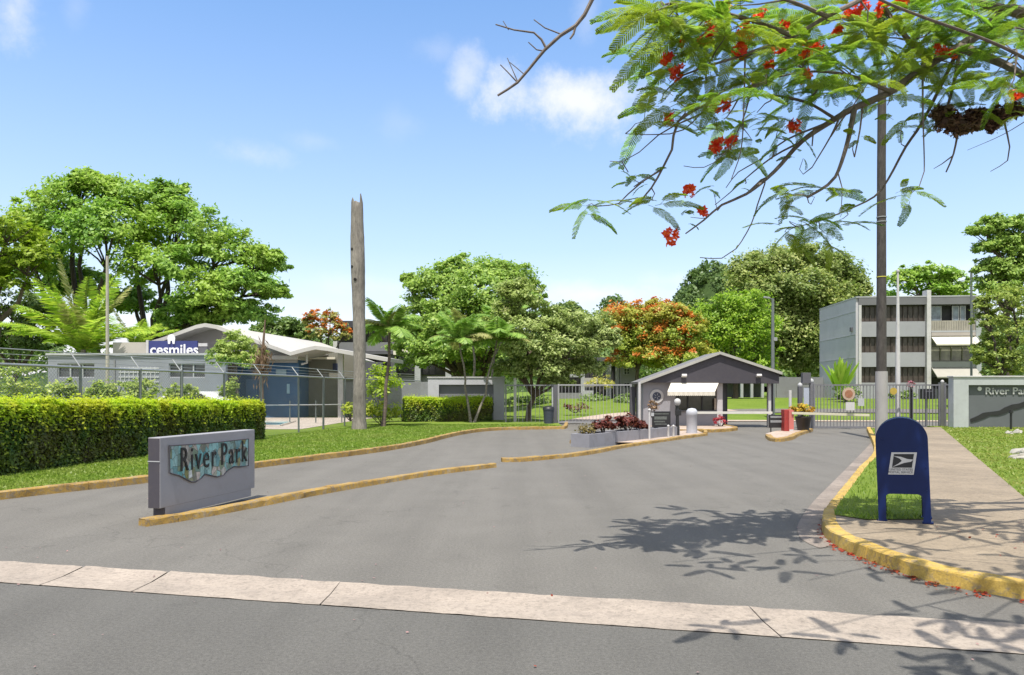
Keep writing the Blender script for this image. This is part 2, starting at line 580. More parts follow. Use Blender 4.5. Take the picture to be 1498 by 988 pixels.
M_PALM = bark('pale ringed palm bark', (.26, .225, .19), rings=2.2)

# ------------------------------------------------------------------ ground, roads, curbs
def ground():
    xs = np.unique(np.concatenate([np.linspace(-2500, -120, 14), np.linspace(-120, 120, 61), np.linspace(120, 2500, 14)]))
    ys = np.unique(np.concatenate([np.linspace(-200, -20, 6), np.linspace(-20, 130, 76), np.linspace(130, 3500, 18)]))
    X, Y = np.meshgrid(xs, ys)
    Z = H(X, Y) - .03
    v = np.stack([X.ravel(), Y.ravel(), Z.ravel()], 1)
    nx = len(xs)
    i = np.arange(len(ys) - 1)[:, None] * nx + np.arange(nx - 1)[None, :]
    f = np.stack([i, i + 1, i + nx + 1, i + nx], -1).reshape(-1, 4)
    tag(np_obj('ground', v, f, M_FIELD, smooth=True), kind='structure')
ground()

S0 = np.array([0, 5.83]); S1 = np.array([0, 5.18])      # upper and lower edge of the concrete strip at x=0
SD = np.array([8.24, -1.87]); SD = SD / np.linalg.norm(SD)
# asphalt of the entrance, the street in front
sheet('entrance_road', [S0 - SD * 60 + (0, -.02), S0 + SD * 60 + (0, -.02), (60, 38.2), (1.0, 38.2), (-2, 31.5), (-60, 31.5)], 0.0, M_ASPH)
sheet('street', [S1 - SD * 60, S1 + SD * 60, (60, -30), (-60, -30)], 0.0, M_STREET)

def strip():
    mb = MB()
    nrm = np.array([-SD[1], SD[0]])
    cuts = [-14, -9.3, -6.0, -4.55, -3.3, -1.62, .55, 2.0, 3.55, 6, 9, 12, 16]
    joints = [(-3.9), (-1.45), (1.85)]
    r = np.random.default_rng(3)
    xs = [-30, -14, -8, -5.3, -3.98, -3.1, -1.47, 1.79, 3.6, 6.5, 9.5, 14, 30]
    for a, b in zip(xs[:-1], xs[1:]):
        n = max(2, int((b - a) / .12)) if abs(a) < 12 else 2
        g = .004
        rows = []
        for i in range(n + 1):
            s = a + g + (b - a - 2 * g) * i / n
            lo = S1 + SD * s * 1.0 + nrm * r.normal() * .004
            up = S0 + SD * s + nrm * r.normal() * .013
            mid = (lo + up) / 2
            rows.append([(lo[0], lo[1], .006), (mid[0], mid[1], -.004), (up[0], up[1], .008)])
        vs = [p for row in rows for p in row]
        fs = []
        for i in range(n):
            for k in range(2):
                fs.append((i * 3 + k, (i + 1) * 3 + k, (i + 1) * 3 + k + 1, i * 3 + k + 1))
        mb.add(vs, fs)
    o = mb.build('gutter_strip', M_STRIP)
    tag(o, kind='structure')
    base = sheet('gutter_bed', [S1 - SD * 60 + (0, .0), S1 + SD * 60, S0 + SD * 60 + (0, .0), S0 - SD * 60], -.012, paint('dark joint dirt', (.12, .1, .085), .95))
strip()

def curb(name, line, w, h, mat, left=True, z0=0.0, seed=1, label=None, cap=True, top_dz=0.0):
    """kerb whose road side follows LINE; its back is offset by W to the left (or right)"""
    r = np.random.default_rng(seed)
    outer = catmull(line, .16)
    s = 1 if left else -1
    n = len(outer)
    # low-frequency chips and heave
    jit = np.cumsum(r.normal(size=n) * .004); jit -= np.linspace(0, jit[-1], n)
    jit = np.clip(jit, -.015, .015)
    offs = [(0.0, -.02), (.012, h - .016), (.024, h - .002), (w * .5, h + .001), (w - .012, h), (w, h - .012), (w + .005, -.02)]
    joint = set(); q = r.uniform(2, 8)
    while q < n: joint.add(int(q)); q += r.uniform(9, 17)
    rows = []
    for o, z in offs:
        L = offset_line(outer, s * o)
        rows.append([(p[0] + r.normal() * .003, p[1] + r.normal() * .003, z0 + z + (jit[i] * .5 + r.normal() * .004 if z > .03 else 0)) for i, p in enumerate(L)])
    # open joints and the odd knocked-off corner
    line_rows = []
    mids = rows[3]
    for i in range(n):
        line_rows.append([rows[k][i] for k in range(7)])
        if i in joint and i + 1 < n:
            A = np.array(line_rows[-1]); Bn = np.array([rows[k][i + 1] for k in range(7)])
            for t, sh in ((.44, 0), (.47, .02), (.53, .02), (.56, 0)):
                R_ = A * (1 - t) + Bn * t
                c_ = R_[3].copy(); c_[2] = z0
                if sh: R_ = np.where(np.arange(7)[:, None] * 0 + 1, R_ + (c_ - R_) * np.array([.16, .16, .22]), R_)
                line_rows.append([tuple(x) for x in R_])
        elif r.random() < .1:
            row = line_rows[-1]; d_ = r.uniform(.006, .02)
            row[1] = (row[1][0], row[1][1], row[1][2] - d_); row[2] = (row[2][0], row[2][1], row[2][2] - d_ * .8)
    n = len(line_rows)
    vs = [p for row in line_rows for p in row]
    fs = [(i * 7 + k, (i + 1) * 7 + k, (i + 1) * 7 + k + 1, i * 7 + k + 1) for i in range(n - 1) for k in range(6)]
    fs.append(tuple(range(7))); fs.append(tuple((n - 1) * 7 + k for k in range(6, -1, -1)))
    o = MB().add(vs, fs).build(name, mat)
    tag(o, label, None, None, 'structure')
    return outer

LAWN_PX = [(6, 731), (110, 719), (214, 707), (377, 685), (470, 673), (560, 661), (620, 650), (665, 638.5), (700, 632.5), (740, 629.5), (800, 628.5), (826, 628)]
left_line = [(-10.5, 5.5), (-9.2, 7.6)] + [G(*p) for p in LAWN_PX]
Lc = curb('lawn_curb', left_line, .16, .12, M_CURB, True, seed=2)
Lin = offset_line(Lc, .14)
sheet('lawn', [tuple(p) for p in Lin] + [(Lin[-1][0], 36), (-4, 60), (-70, 60), (-70, 5)], .105, M_LAWN)
curb('gateway_curb', [G(826, 628), (2.35, 31.6), (2.5, 33), (2.75, 36)], .16, .13, M_CURB, True, seed=8)

RC_PX = [(1278, 661.5), (1254, 694), (1230, 725), (1211, 749), (1202.5, 764), (1203, 781), (1220, 797.5), (1258, 816), (1309, 835), (1361, 852), (1430, 866), (1498, 878)]
r_line = [(14.4, 30.0)] + [G(*p) for p in RC_PX]
e0, e1 = np.array(r_line[-2]), np.array(r_line[-1])
dd = np.array([.95, -.28])
r_line += [tuple(e1 + dd * 1.2), tuple(e1 + SD * 4), tuple(e1 + SD * 12)]
Rc = curb('corner_curb', r_line, .165, .135, M_CURBY, True, seed=5)
Rin = offset_line(Rc, .145)
# sidewalk: right edge line along the drive
w1 = np.array(G(1495, 725, .12)); w2 = np.array(G(1380.5, 629, .12))
wd = (w2 - w1) / np.linalg.norm(w2 - w1)
edge_far = w1 + wd * 22.0; edge_near = w1 - wd * 1.2
corner_r = Rin[-1]
walk = [tuple(p) for p in Rin] + [tuple(corner_r + np.array([.3, 2.6])), tuple(edge_near + SD * 8), tuple(edge_near), tuple(edge_far), (Rin[0][0] + .05, edge_far[1])]
sheet('sidewalk', walk, .125, M_WALK)
sheet('verge_lawn', [tuple(edge_near), tuple(edge_near + SD * 8), (60, 10), (60, 31.2), (edge_far[0] + .02, 31.2), tuple(edge_far)], .118, M_LAWN)
# grass strip between kerb and sidewalk behind the mailbox
walk_left0 = np.array(G(1362, 760, .13)); wl_far = walk_left0 + wd * 21.5
strip_curb = [p for p in Rin if p[1] > G(1236, 757, .13)[1] and p[1] < 29.0]
gs = [tuple(p) for p in strip_curb] + [tuple(walk_left0 + (-.75, -.02)), tuple(walk_left0 + (-.05, 0)), tuple(wl_far)]
sheet('grass_strip', gs, .135, M_LAWN)
# concrete gutter hugging the corner
GO_PX = [(1276.7, 646), (1247, 677), (1216, 708), (1189, 735.5), (1171.6, 759.6), (1166.5, 775), (1174, 791), (1200, 803)]
go = catmull([G(*p) for p in GO_PX], .2)
gi = [p for p in Rc if 7.6 < p[1] < 23]
gut = [tuple(p) for p in go] + [tuple(p + np.array([-.0, .0])) for p in sorted([q for q in gi if q[1] < 22.5], key=lambda q: q[1])]
sheet('curb_gutter', gut, .005, M_GUT)

# islands
ISL1 = [G(*p) for p in [(214, 771), (290, 759), (370, 744), (470, 724), (560, 708), (640, 695), (727, 684)]]
i1 = curb('sign_island_curb', ISL1, .17, .085, M_CURB, True, seed=11)
ISL2 = [G(*p) for p in [(735, 676.5), (776, 675), (860, 666), (917, 655), (976, 646), (1035, 637.5)]]
i2 = curb('planter_island_curb', ISL2, .17, .09, M_CURB, True, seed=12)
b2 = [np.array(G(838, 652)), np.array(G(838, 652)) + (3.9, 4.6), np.array([7.4, 28.6])]
i2in = [p for p in offset_line(i2, .15) if p[1] > 21.6]
sheet('planter_island', [tuple(p) for p in i2in] + [(7.2, 28.9), (5.2, 26.9), (2.2, 22.0)], .08, M_PATH)
curb('planter_island_end', [tuple(i2[-1]), (7.45, 28.2), (7.3, 29.0), (5.1, 27.0), (1.75, 22.5)], .15, .11, M_CURB, True, seed=14)
ISL3 = [G(*p) for p in [(1119, 640), (1126, 645.5), (1143, 646.5), (1160, 643.5), (1170, 638), (1190, 631)]]
i3 = curb('barrier_island_curb', ISL3, .2, .11, M_CURB, True, seed=15)
i3in = offset_line(i3, .18)
sheet('barrier_island', [tuple(p) for p in i3in] + [(12.2, 29.5), (10.3, 28.4), (9.0, 26.2)], .09, M_PATH)
# guard house apron with its yellow edge
GA = [G(1014, 632.5), G(1040, 633), G(1068, 631.5), (9.35, 30.6), (9.4, 33.5)]
gc = curb('guardhouse_curb', GA, .18, .12, M_CURB, True, seed=16)
sheet('guardhouse_apron', [tuple(p) for p in offset_line(gc, .16)] + [(9.2, 36.5), (5.4, 36.5), (5.2, 30.8), (6.2, 28.8)], .1, M_PATH)

# beige path and kerb beyond the gates
def draped(name, pts, w, mat, dz=.03):
    line = catmull(pts, .8)
    a = offset_line(line, w / 2); b = offset_line(line, -w / 2)
    vs = []
    for p, q in zip(a, b):
        vs += [(p[0], p[1], float(H(p[0], p[1])) + dz), (q[0], q[1], float(H(q[0], q[1])) + dz)]
    fs = [(2 * i, 2 * i + 1, 2 * i + 3, 2 * i + 2) for i in range(len(line) - 1)]
    tag(MB().add(vs, fs).build(name, mat), kind='structure')
draped('path', [(7.5, 39.2), (12, 38.9), (17, 38.6), (26, 38.4), (40, 38.2)], 1.3, M_PATH)
draped('path', [(2.6, 36.2), (4.6, 41.5), (7.8, 45), (14, 47)], 1.4, M_PATH)
draped('drive', [(3.9, 37), (4.6, 40), (8, 44), (16, 46.5), (30, 46)], 2.6, M_ASPH, .02)

# ------------------------------------------------------------------ grass blades
def point_in(poly, x, y):
    ins = np.zeros(len(x), bool); n = len(poly)
    for i in range(n):
        x1, y1 = poly[i]; x2, y2 = poly[(i + 1) % n]
        c = ((y1 > y) != (y2 > y)) & (x < (x2 - x1) * (y - y1) / (y2 - y1 + 1e-12) + x1)
        ins ^= c
    return ins

def blades(name, poly, n, z, hgt, mat, seed, wid=.012, dens=None):
    r = np.random.default_rng(seed)
    P_ = np.array(poly); lo = P_.min(0); hi = P_.max(0)
    X = r.uniform(lo[0], hi[0], n * 3); Y = lo[1] + (hi[1] - lo[1]) * r.random(n * 3) ** 1.5
    k = point_in(poly, X, Y); X = X[k][:n]; Y = Y[k][:n]; m = len(X)
    h = hgt * r.uniform(.5, 1.4, m); az = r.uniform(0, 2 * np.pi, m); w = wid * (1 + Y / 14)
    t = np.stack([np.cos(az), np.sin(az), np.zeros(m)], 1)
    ln = r.normal(size=(m, 2)) * h[:, None] * .45
    b = np.stack([X, Y, np.full(m, z) + 0 * X], 1)
    if z is None: pass
    v = np.stack([b - t * w[:, None], b + t * w[:, None], b + np.concatenate([ln, h[:, None]], 1)], 1).reshape(-1, 3)
    f = np.arange(m * 3).reshape(-1, 3)
    o = np_obj(name, v, f, mat)
    return tag(o, None, None, None, 'stuff')

lawn_poly = [tuple(p) for p in Lin if p[1] > 9] + [(1.5, 33), (-6, 33), (-8.2, 24), (-10, 13), (-10.5, 9.5)]
g1 = blades('grass', lawn_poly, 46000, .1, .035, M_BLADE, 21); tag(g1, 'short bright green grass of the lawn behind the long yellow curb')
g2 = blades('grass', gs, 9000, .13, .06, M_BLADE, 22, .006); tag(g2, 'small patch of green grass behind the blue mailbox')
vl = [tuple(edge_near), (20, 6.2), (26, 30.5), (edge_far[0], 30.6), tuple(edge_far)]
g3 = blades('grass', vl, 42000, .115, .04, M_BLADE2, 23); tag(g3, 'yellowish green grass beside the sidewalk below the River Park wall')

# fallen red petals along the kerb and on the sidewalk
def petals():
    r = np.random.default_rng(31)
    pts = []
    cl = [p for p in Rc if p[1] < 9.2]
    for i in range(3000):
        p = cl[r.integers(len(cl))]
        k = r.exponential(.055)
        if p[1] > 8 and r.random() < .6: continue
        t = np.array([.25, -.97])
        pts.append((p[0] - abs(k) * .4 + r.normal() * .03, p[1] - .02 - abs(k), .012))
    for i in range(90):
        pts.append((r.uniform(4.3, 8), r.uniform(5.9, 8.6), .135))
    for i in range(14):
        x = r.uniform(-.2, 6); pts.append((x, r.uniform(3.6, 7.2) - .1 * x, .015))
    pts = [p for p in pts if p[2] < .1 or point_in(walk, np.array([p[0]]), np.array([p[1]]))[0]]
    p = np.array(pts); n = len(p)
    nr = np.array([0, 0, 1.0]) + r.normal(size=(n, 3)) * .35
    L = r.uniform(.016, .04, n)
    v, f = leaf_quads(p, r.normal(size=(n, 3)) * np.array([1, 1, .2]), nr, L, L * .7)
    m = leaf_mat('fallen petals', (.11, .009, .003), (.16, .03, .005), (.09, .03, .007), trans=.15, ns=2)
    tag(np_obj('petals', v, f, m), 'fallen red petals scattered along the yellow corner curb', None, None, 'stuff')
petals()

# fallen dry leaves here and there on the asphalt
def litter():
    r = np.random.default_rng(32); n = 260
    p = np.stack([r.uniform(-6, 7, n), r.uniform(4, 16, n), np.full(n, .012)], 1)
    k = [not point_in([tuple(q) for q in walk], np.array([a[0]]), np.array([a[1]]))[0] for a in p]
    p = p[k]; n = len(p); L = r.uniform(.012, .04, n)
    v, f = leaf_quads(p, r.normal(size=(n, 3)) * np.array([1, 1, .1]), np.array([0, 0, 1.0]) + r.normal(size=(n, 3)) * .2, L, L * .5)
    tag(np_obj('leaf_litter', v, f, leaf_mat('dry litter', (.08, .055, .03), (.16, .11, .06), None, trans=.1)), 'tiny dry leaves scattered on the grey road', None, None, 'stuff')
litter()
#PART2
# ------------------------------------------------------------------ sky, sun, camera
SUN_AZ, SUN_EL = rad(-171), rad(69)          # azimuth from +Y towards +X

def world():
    w = bpy.data.worlds.new("World"); scene.world = w; w.use_nodes = True
    t = w.node_tree; n = t.nodes; l = t.links
    bg = n['Background']
    sky = n.new('ShaderNodeTexSky'); sky.sky_type = 'NISHITA'; sky.sun_disc = False
    sky.sun_elevation = SUN_EL; sky.sun_rotation = SUN_AZ % (2 * math.pi)
    sky.air_density = 1.0; sky.dust_density = .6; sky.ozone_density = 2.2; sky.altitude = 20
    hs = n.new('ShaderNodeHueSaturation'); hs.inputs['Saturation'].default_value = SKY_SAT; hs.inputs['Value'].default_value = 1.0; hs.inputs['Hue'].default_value = .496
    l.new(sky.outputs[0], hs.inputs['Color'])
    tc = n.new('ShaderNodeTexCoord'); sp = n.new('ShaderNodeSeparateXYZ'); l.new(tc.outputs['Generated'], sp.inputs[0])
    def M(op, a, b=None, c=None):
        m = n.new('ShaderNodeMath'); m.operation = op
        for i, v in enumerate((a, b, c)):
            if v is None: continue
            if isinstance(v, (int, float)): m.inputs[i].default_value = v
            else: l.new(v, m.inputs[i])
        return m.outputs[0]
    az = M('ARCTAN2', sp.outputs[0], sp.outputs[1]); el = M('ARCSINE', sp.outputs[2])
    ns = n.new('ShaderNodeTexNoise'); ns.inputs['Scale'].default_value = 14; ns.inputs['Detail'].default_value = 7; ns.inputs['Roughness'].default_value = .66
    l.new(tc.outputs['Generated'], ns.inputs['Vector'])
    nz = M('SUBTRACT', ns.outputs['Fac'], .5)
    # (pixel u, v, half width, half height in degrees, strength): clouds of this sky by their azimuth and elevation
    clouds = [(838, 146, 6.8, 2.3, .85), (900, 140, 3.6, 1.9, .5), (678, 108, 1.5, 1.9, .5), (372, 228, 2.3, 1.0, .3), (458, 206, 2.0, .7, .14), (18, 18, 1.6, 2.2, .55), (110, 10, .9, 1.4, .12),
              (640, 75, 2.2, 1.0, .16), (590, 180, 1.8, 1.2, .1), (880, 430, 7, 1.0, .7), (1085, 442, 4, 1.3, .4), (1000, 410, 5, .8, .3), (560, 420, 6, .8, .25), (1395, 405, 3, 1.2, .5), (1420, 470, 4, 1.6, .5), (860, 30, 1.2, 2.4, .2)]
    # pale veil towards the horizon
    veil = M('POWER', 2.718, M('MULTIPLY', M('MAXIMUM', el, 0.0), -3.1))
    vm = n.new('ShaderNodeMix'); vm.data_type = 'RGBA'; l.new(M('MULTIPLY', veil, 1.0), vm.inputs[0])
    l.new(hs.outputs[0], vm.inputs[6]); vm.inputs[7].default_value = (4.5, 4.3, 4.55, 1)
    # unseen pale veil added overhead and behind, to whiten the sky's fill light
    hi = n.new('ShaderNodeMapRange'); hi.interpolation_type = 'SMOOTHSTEP'; l.new(el, hi.inputs[0])
    for i, v in ((1, rad(33)), (2, rad(58)), (3, 0), (4, .8)): hi.inputs[i].default_value = v
    back = n.new('ShaderNodeMapRange'); back.interpolation_type = 'SMOOTHSTEP'; l.new(sp.outputs[1], back.inputs[0])
    for i, v in ((1, .25), (2, -.4), (3, 0), (4, .75)): back.inputs[i].default_value = v
    cm = n.new('ShaderNodeMix'); cm.data_type = 'RGBA'; l.new(M('MAXIMUM', hi.outputs[0], back.outputs[0]), cm.inputs[0])
    l.new(vm.outputs[2], cm.inputs[6]); cm.inputs[7].default_value = (4.6, 4.5, 4.4, 1)
    tot = None
    for (u, v, hw, hh, s) in clouds:
        x, z = (u - CU) / F, (CV - v) / F
        a0 = math.atan2(x, 1); e0 = math.atan2(z, math.hypot(x, 1))
        dx = M('DIVIDE', M('SUBTRACT', az, a0), rad(hw)); dy = M('DIVIDE', M('SUBTRACT', el, e0), rad(hh))
        d = M('SQRT', M('ADD', M('MULTIPLY', dx, dx), M('MULTIPLY', dy, dy)))
        d = M('ADD', d, M('MULTIPLY', nz, -2.7))
        m = n.new('ShaderNodeMapRange'); m.interpolation_type = 'SMOOTHSTEP'
        m.inputs[1].default_value = 1.35; m.inputs[2].default_value = -.1; m.inputs[3].default_value = 0; m.inputs[4].default_value = s
        l.new(d, m.inputs[0])
        tot = m.outputs[0] if tot is None else M('MAXIMUM', tot, m.outputs[0])
    mx = n.new('ShaderNodeMix'); mx.data_type = 'RGBA'
    l.new(tot, mx.inputs[0]); l.new(cm.outputs[2], mx.inputs[6]); mx.inputs[7].default_value = (CLOUD, CLOUD * 1.0, CLOUD * 1.04, 1)
    l.new(mx.outputs[2], bg.inputs['Color']); bg.inputs['Strength'].default_value = SKY_STR
SKY_STR, SKY_SAT, CLOUD = .11, 1.8, 4.3
world()

sd = bpy.data.lights.new('sun', 'SUN'); sd.energy = 3.1; sd.angle = rad(.5); sd.color = (1, .95, .86)
so = bpy.data.objects.new('sun', sd); COL.objects.link(so); so.location = (0, -20, 60)
sv = Vector((math.sin(SUN_AZ) * math.cos(SUN_EL), math.cos(SUN_AZ) * math.cos(SUN_EL), math.sin(SUN_EL)))
so.rotation_euler = (-sv).to_track_quat('-Z', 'Y').to_euler()

cd = bpy.data.cameras.new('camera'); cam = bpy.data.objects.new('camera', cd); COL.objects.link(cam)
cam.location = (0, 0, EYE); cam.rotation_euler = (rad(90), 0, 0)
cd.sensor_width = 36; cd.lens = 36 * F / 1498; cd.shift_y = (CV - 494) / 1498; cd.clip_start = .05; cd.clip_end = 8000
scene.camera = cam
vs = scene.view_settings
vs.view_transform = 'Standard'; vs.look = 'None'; vs.gamma = 1; vs.use_curve_mapping = False; vs.exposure = EXPO if 'EXPO' in globals() else 1.2

# ------------------------------------------------------------------ text
def text_mesh(body, size, depth=.004, sx=1.0, align='LEFT', bold=0.0, space=1.0):
    c = bpy.data.curves.new('txt', 'FONT'); c.body = body; c.size = size; c.extrude = depth; c.align_x = align; c.offset = bold; c.space_character = space
    c.resolution_u = 4
    o = bpy.data.objects.new('txt', c); COL.objects.link(o)
    bpy.context.view_layer.update()
    me = bpy.data.meshes.new_from_object(o.evaluated_get(bpy.context.evaluated_depsgraph_get()))
    bpy.data.objects.remove(o); bpy.data.curves.remove(c)
    mb = MB(); mb.add([(v.co.x * sx, v.co.y, v.co.z) for v in me.vertices], [tuple(p.vertices) for p in me.polygons])
    bpy.data.meshes.remove(me)
    return mb

def upright(mb, origin, right, normal, ):
    """text mesh (x right, y up, z out) -> world"""
    R = Vector(right).normalized(); N = Vector(normal).normalized()
    m = Matrix(((R.x, 0, N.x, origin[0]), (R.y, 0, N.y, origin[1]), (R.z, 1, N.z, origin[2]), (0, 0, 0, 1)))
    mb.v = [tuple(m @ Vector(p)) for p in mb.v]
    return mb

# ------------------------------------------------------------------ common paints
WHITE = paint('white masonry paint', (.54, .53, .53), .6, .08, 1.5, dirt=.25)
LGREY = paint('pale grey masonry', (.42, .43, .45), .7, .1, .8, dirt=.2)
MGREY = paint('mid grey masonry', (.235, .235, .25), .7, .1, 1.2, dirt=.2)
DGREY = paint('dark grey masonry', (.10, .10, .115), .7, .12, 1.2)
SLATE = paint('slate violet masonry', (.052, .047, .06), .7, .08, 1.2, dirt=.15)
BLACK = paint('black metal', (.018, .018, .02), .45, .2, 4)
GATEM = paint('grey iron', (.17, .17, .19), .5, .12, 3, dirt=.2)
GALV = paint('galvanised steel', (.36, .37, .37), .45, .15, 2, metal=.5)
PIPE = paint('greenish steel pipe', (.15, .17, .17), .5, .15, 2)
ROOFW = paint('white roof coating', (.5, .48, .455), .6, .05, .8, dirt=.12)
CREAM = paint('cream awning canvas', (.74, .69, .58), .75, .05, 3)
BLUEW = paint('blue wall paint', (.045, .125, .26), .6, .12, .8, dirt=.25)
OLIVE = paint('olive grey wall', (.2, .195, .16), .8, .1, .7)
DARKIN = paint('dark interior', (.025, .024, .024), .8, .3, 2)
GLASSD = glassy('dark window glass', (.05, .045, .042))
GLASSB = glassy('bluish window glass', (.16, .2, .23))
BROWNG = paint('brown window grille', (.05, .038, .03), .6, .15, 4)

# ------------------------------------------------------------------ island sign
def island_sign():
    a = rad(13.7)
    R = Vector((math.sin(a), math.cos(a), 0)); N = Vector((math.cos(a), -math.sin(a), 0))   # along the face, out of the face
    O = Vector((-4.27, 8.95, 0)); Ln, T = 2.0, .17
    root = thing('sign_monument', 'grey slab sign with mosaic panel reading River Park on the narrow road island', 'sign', tuple(O))
    c = lambda s, d, z: tuple(O + R * s + N * d + Vector((0, 0, z)))
    def slab(s0, s1, d0, d1, z0, z1):
        vs = [c(s0, d0, z0), c(s1, d0, z0), c(s1, d1, z0), c(s0, d1, z0), c(s0, d0, z1), c(s1, d0, z1), c(s1, d1, z1), c(s0, d1, z1)]
        return MB().add(vs, [(0, 3, 2, 1), (4, 5, 6, 7), (0, 1, 5, 4), (1, 2, 6, 5), (2, 3, 7, 6), (3, 0, 4, 7)])
    m = paint('lilac grey sign paint', (.32, .315, .335), .65, .07, 1.4, dirt=.2)
    md = paint('charcoal sign base', (.07, .065, .08), .7, .12, 2)
    slab(0.004, Ln, -T, 0, .17, 1.03).build('body', m, root, bevel=.008)
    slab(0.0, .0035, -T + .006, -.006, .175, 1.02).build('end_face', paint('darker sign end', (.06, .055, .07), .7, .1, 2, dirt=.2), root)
    slab(.1, Ln - .09, -T + .004, -.003, .06, .175).build('plinth', m, root)
    slab(.083, .102, -T + .01, -.008, .055, .19).build('plinth_end', md, root)
    # mosaic panel, wavy lower edge
    top = [(.31, .925), (1.0, .905), (1.82, .905)]
    low = [(1.82, .515), (1.62, .52), (1.5, .535), (1.38, .5), (1.28, .44), (1.16, .435), (1.03, .47), (.93, .5), (.86, .455), (.76, .42), (.68, .43), (.6, .47), (.47, .54), (.32, .585)]
    poly = [(.15 + (s - .31) * 1.67 / 1.51, z) for s, z in top + low]
    t = NT('stained mosaic glass')
    v = t.coord('Object', (1, 1, .6), (.3, .2, 0))
    vo = t.new('ShaderNodeTexVoronoi'); vo.inputs['Scale'].default_value = 13; t.link(v, vo.inputs['Vector'])
    ed = t.new('ShaderNodeTexVoronoi', feature='DISTANCE_TO_EDGE'); ed.inputs['Scale'].default_value = 13; t.link(v, ed.inputs['Vector'])
    sp = t.new('ShaderNodeSeparateColor'); t.link(vo.outputs['Color'], sp.inputs[0])
    col = t.ramp(sp.outputs[0], [(0, (.08, .3, .32)), (.22, (.3, .52, .52)), (.4, (.1, .13, .1)), (.55, (.5, .44, .40)), (.7, (.12, .3, .34)), (.85, (.2, .2, .07)), (1, (.55, .6, .6))])
    n2 = t.noise(v, 30, 4, .7)
    col = t.mix(1.0, col, t.ramp(n2, [(.3, .55), (.7, 1.25)]), 'MULTIPLY')
    col = t.mix(t.ramp(ed.outputs['Distance'], [(.0, 1.0), (.035, 0.0)]), col, (.02, .02, .022))
    t.color(col); t.rough(.3)
    mb = MB()
    n = len(poly)
    vs = [c(s, .002, z) for s, z in poly] + [c(s, .014, z) for s, z in poly]
    mb.add(vs, [tuple(range(n - 1, -1, -1)), tuple(range(n, 2 * n))] + [(i, (i + 1) % n, n + (i + 1) % n, n + i) for i in range(n)])
    panel = mb.build('mosaic_panel', t.m, root)
    # dark lead rim
    rim = MB(); pts = [c(s, .014, z) for s, z in poly]; rim.tube(pts + [pts[0]], .009, 5, False)
    rim.build('rim', md, panel)
    lm = paint('black letters', (.012, .012, .013), .5, .1, 3)
    for word, s0 in (('River', .33), ('Park', 1.16)):
        L = text_mesh(word, .44, .006, .66, 'LEFT', -.002, 1.2)
        upright(L, c(s0, .024, .585), R, N)
        L.build('lettering', lm, panel)
    seam = slab(-.004, -.001, -T, 0, .735, .747)
    seam.build('seam', LGREY, root)
island_sign()

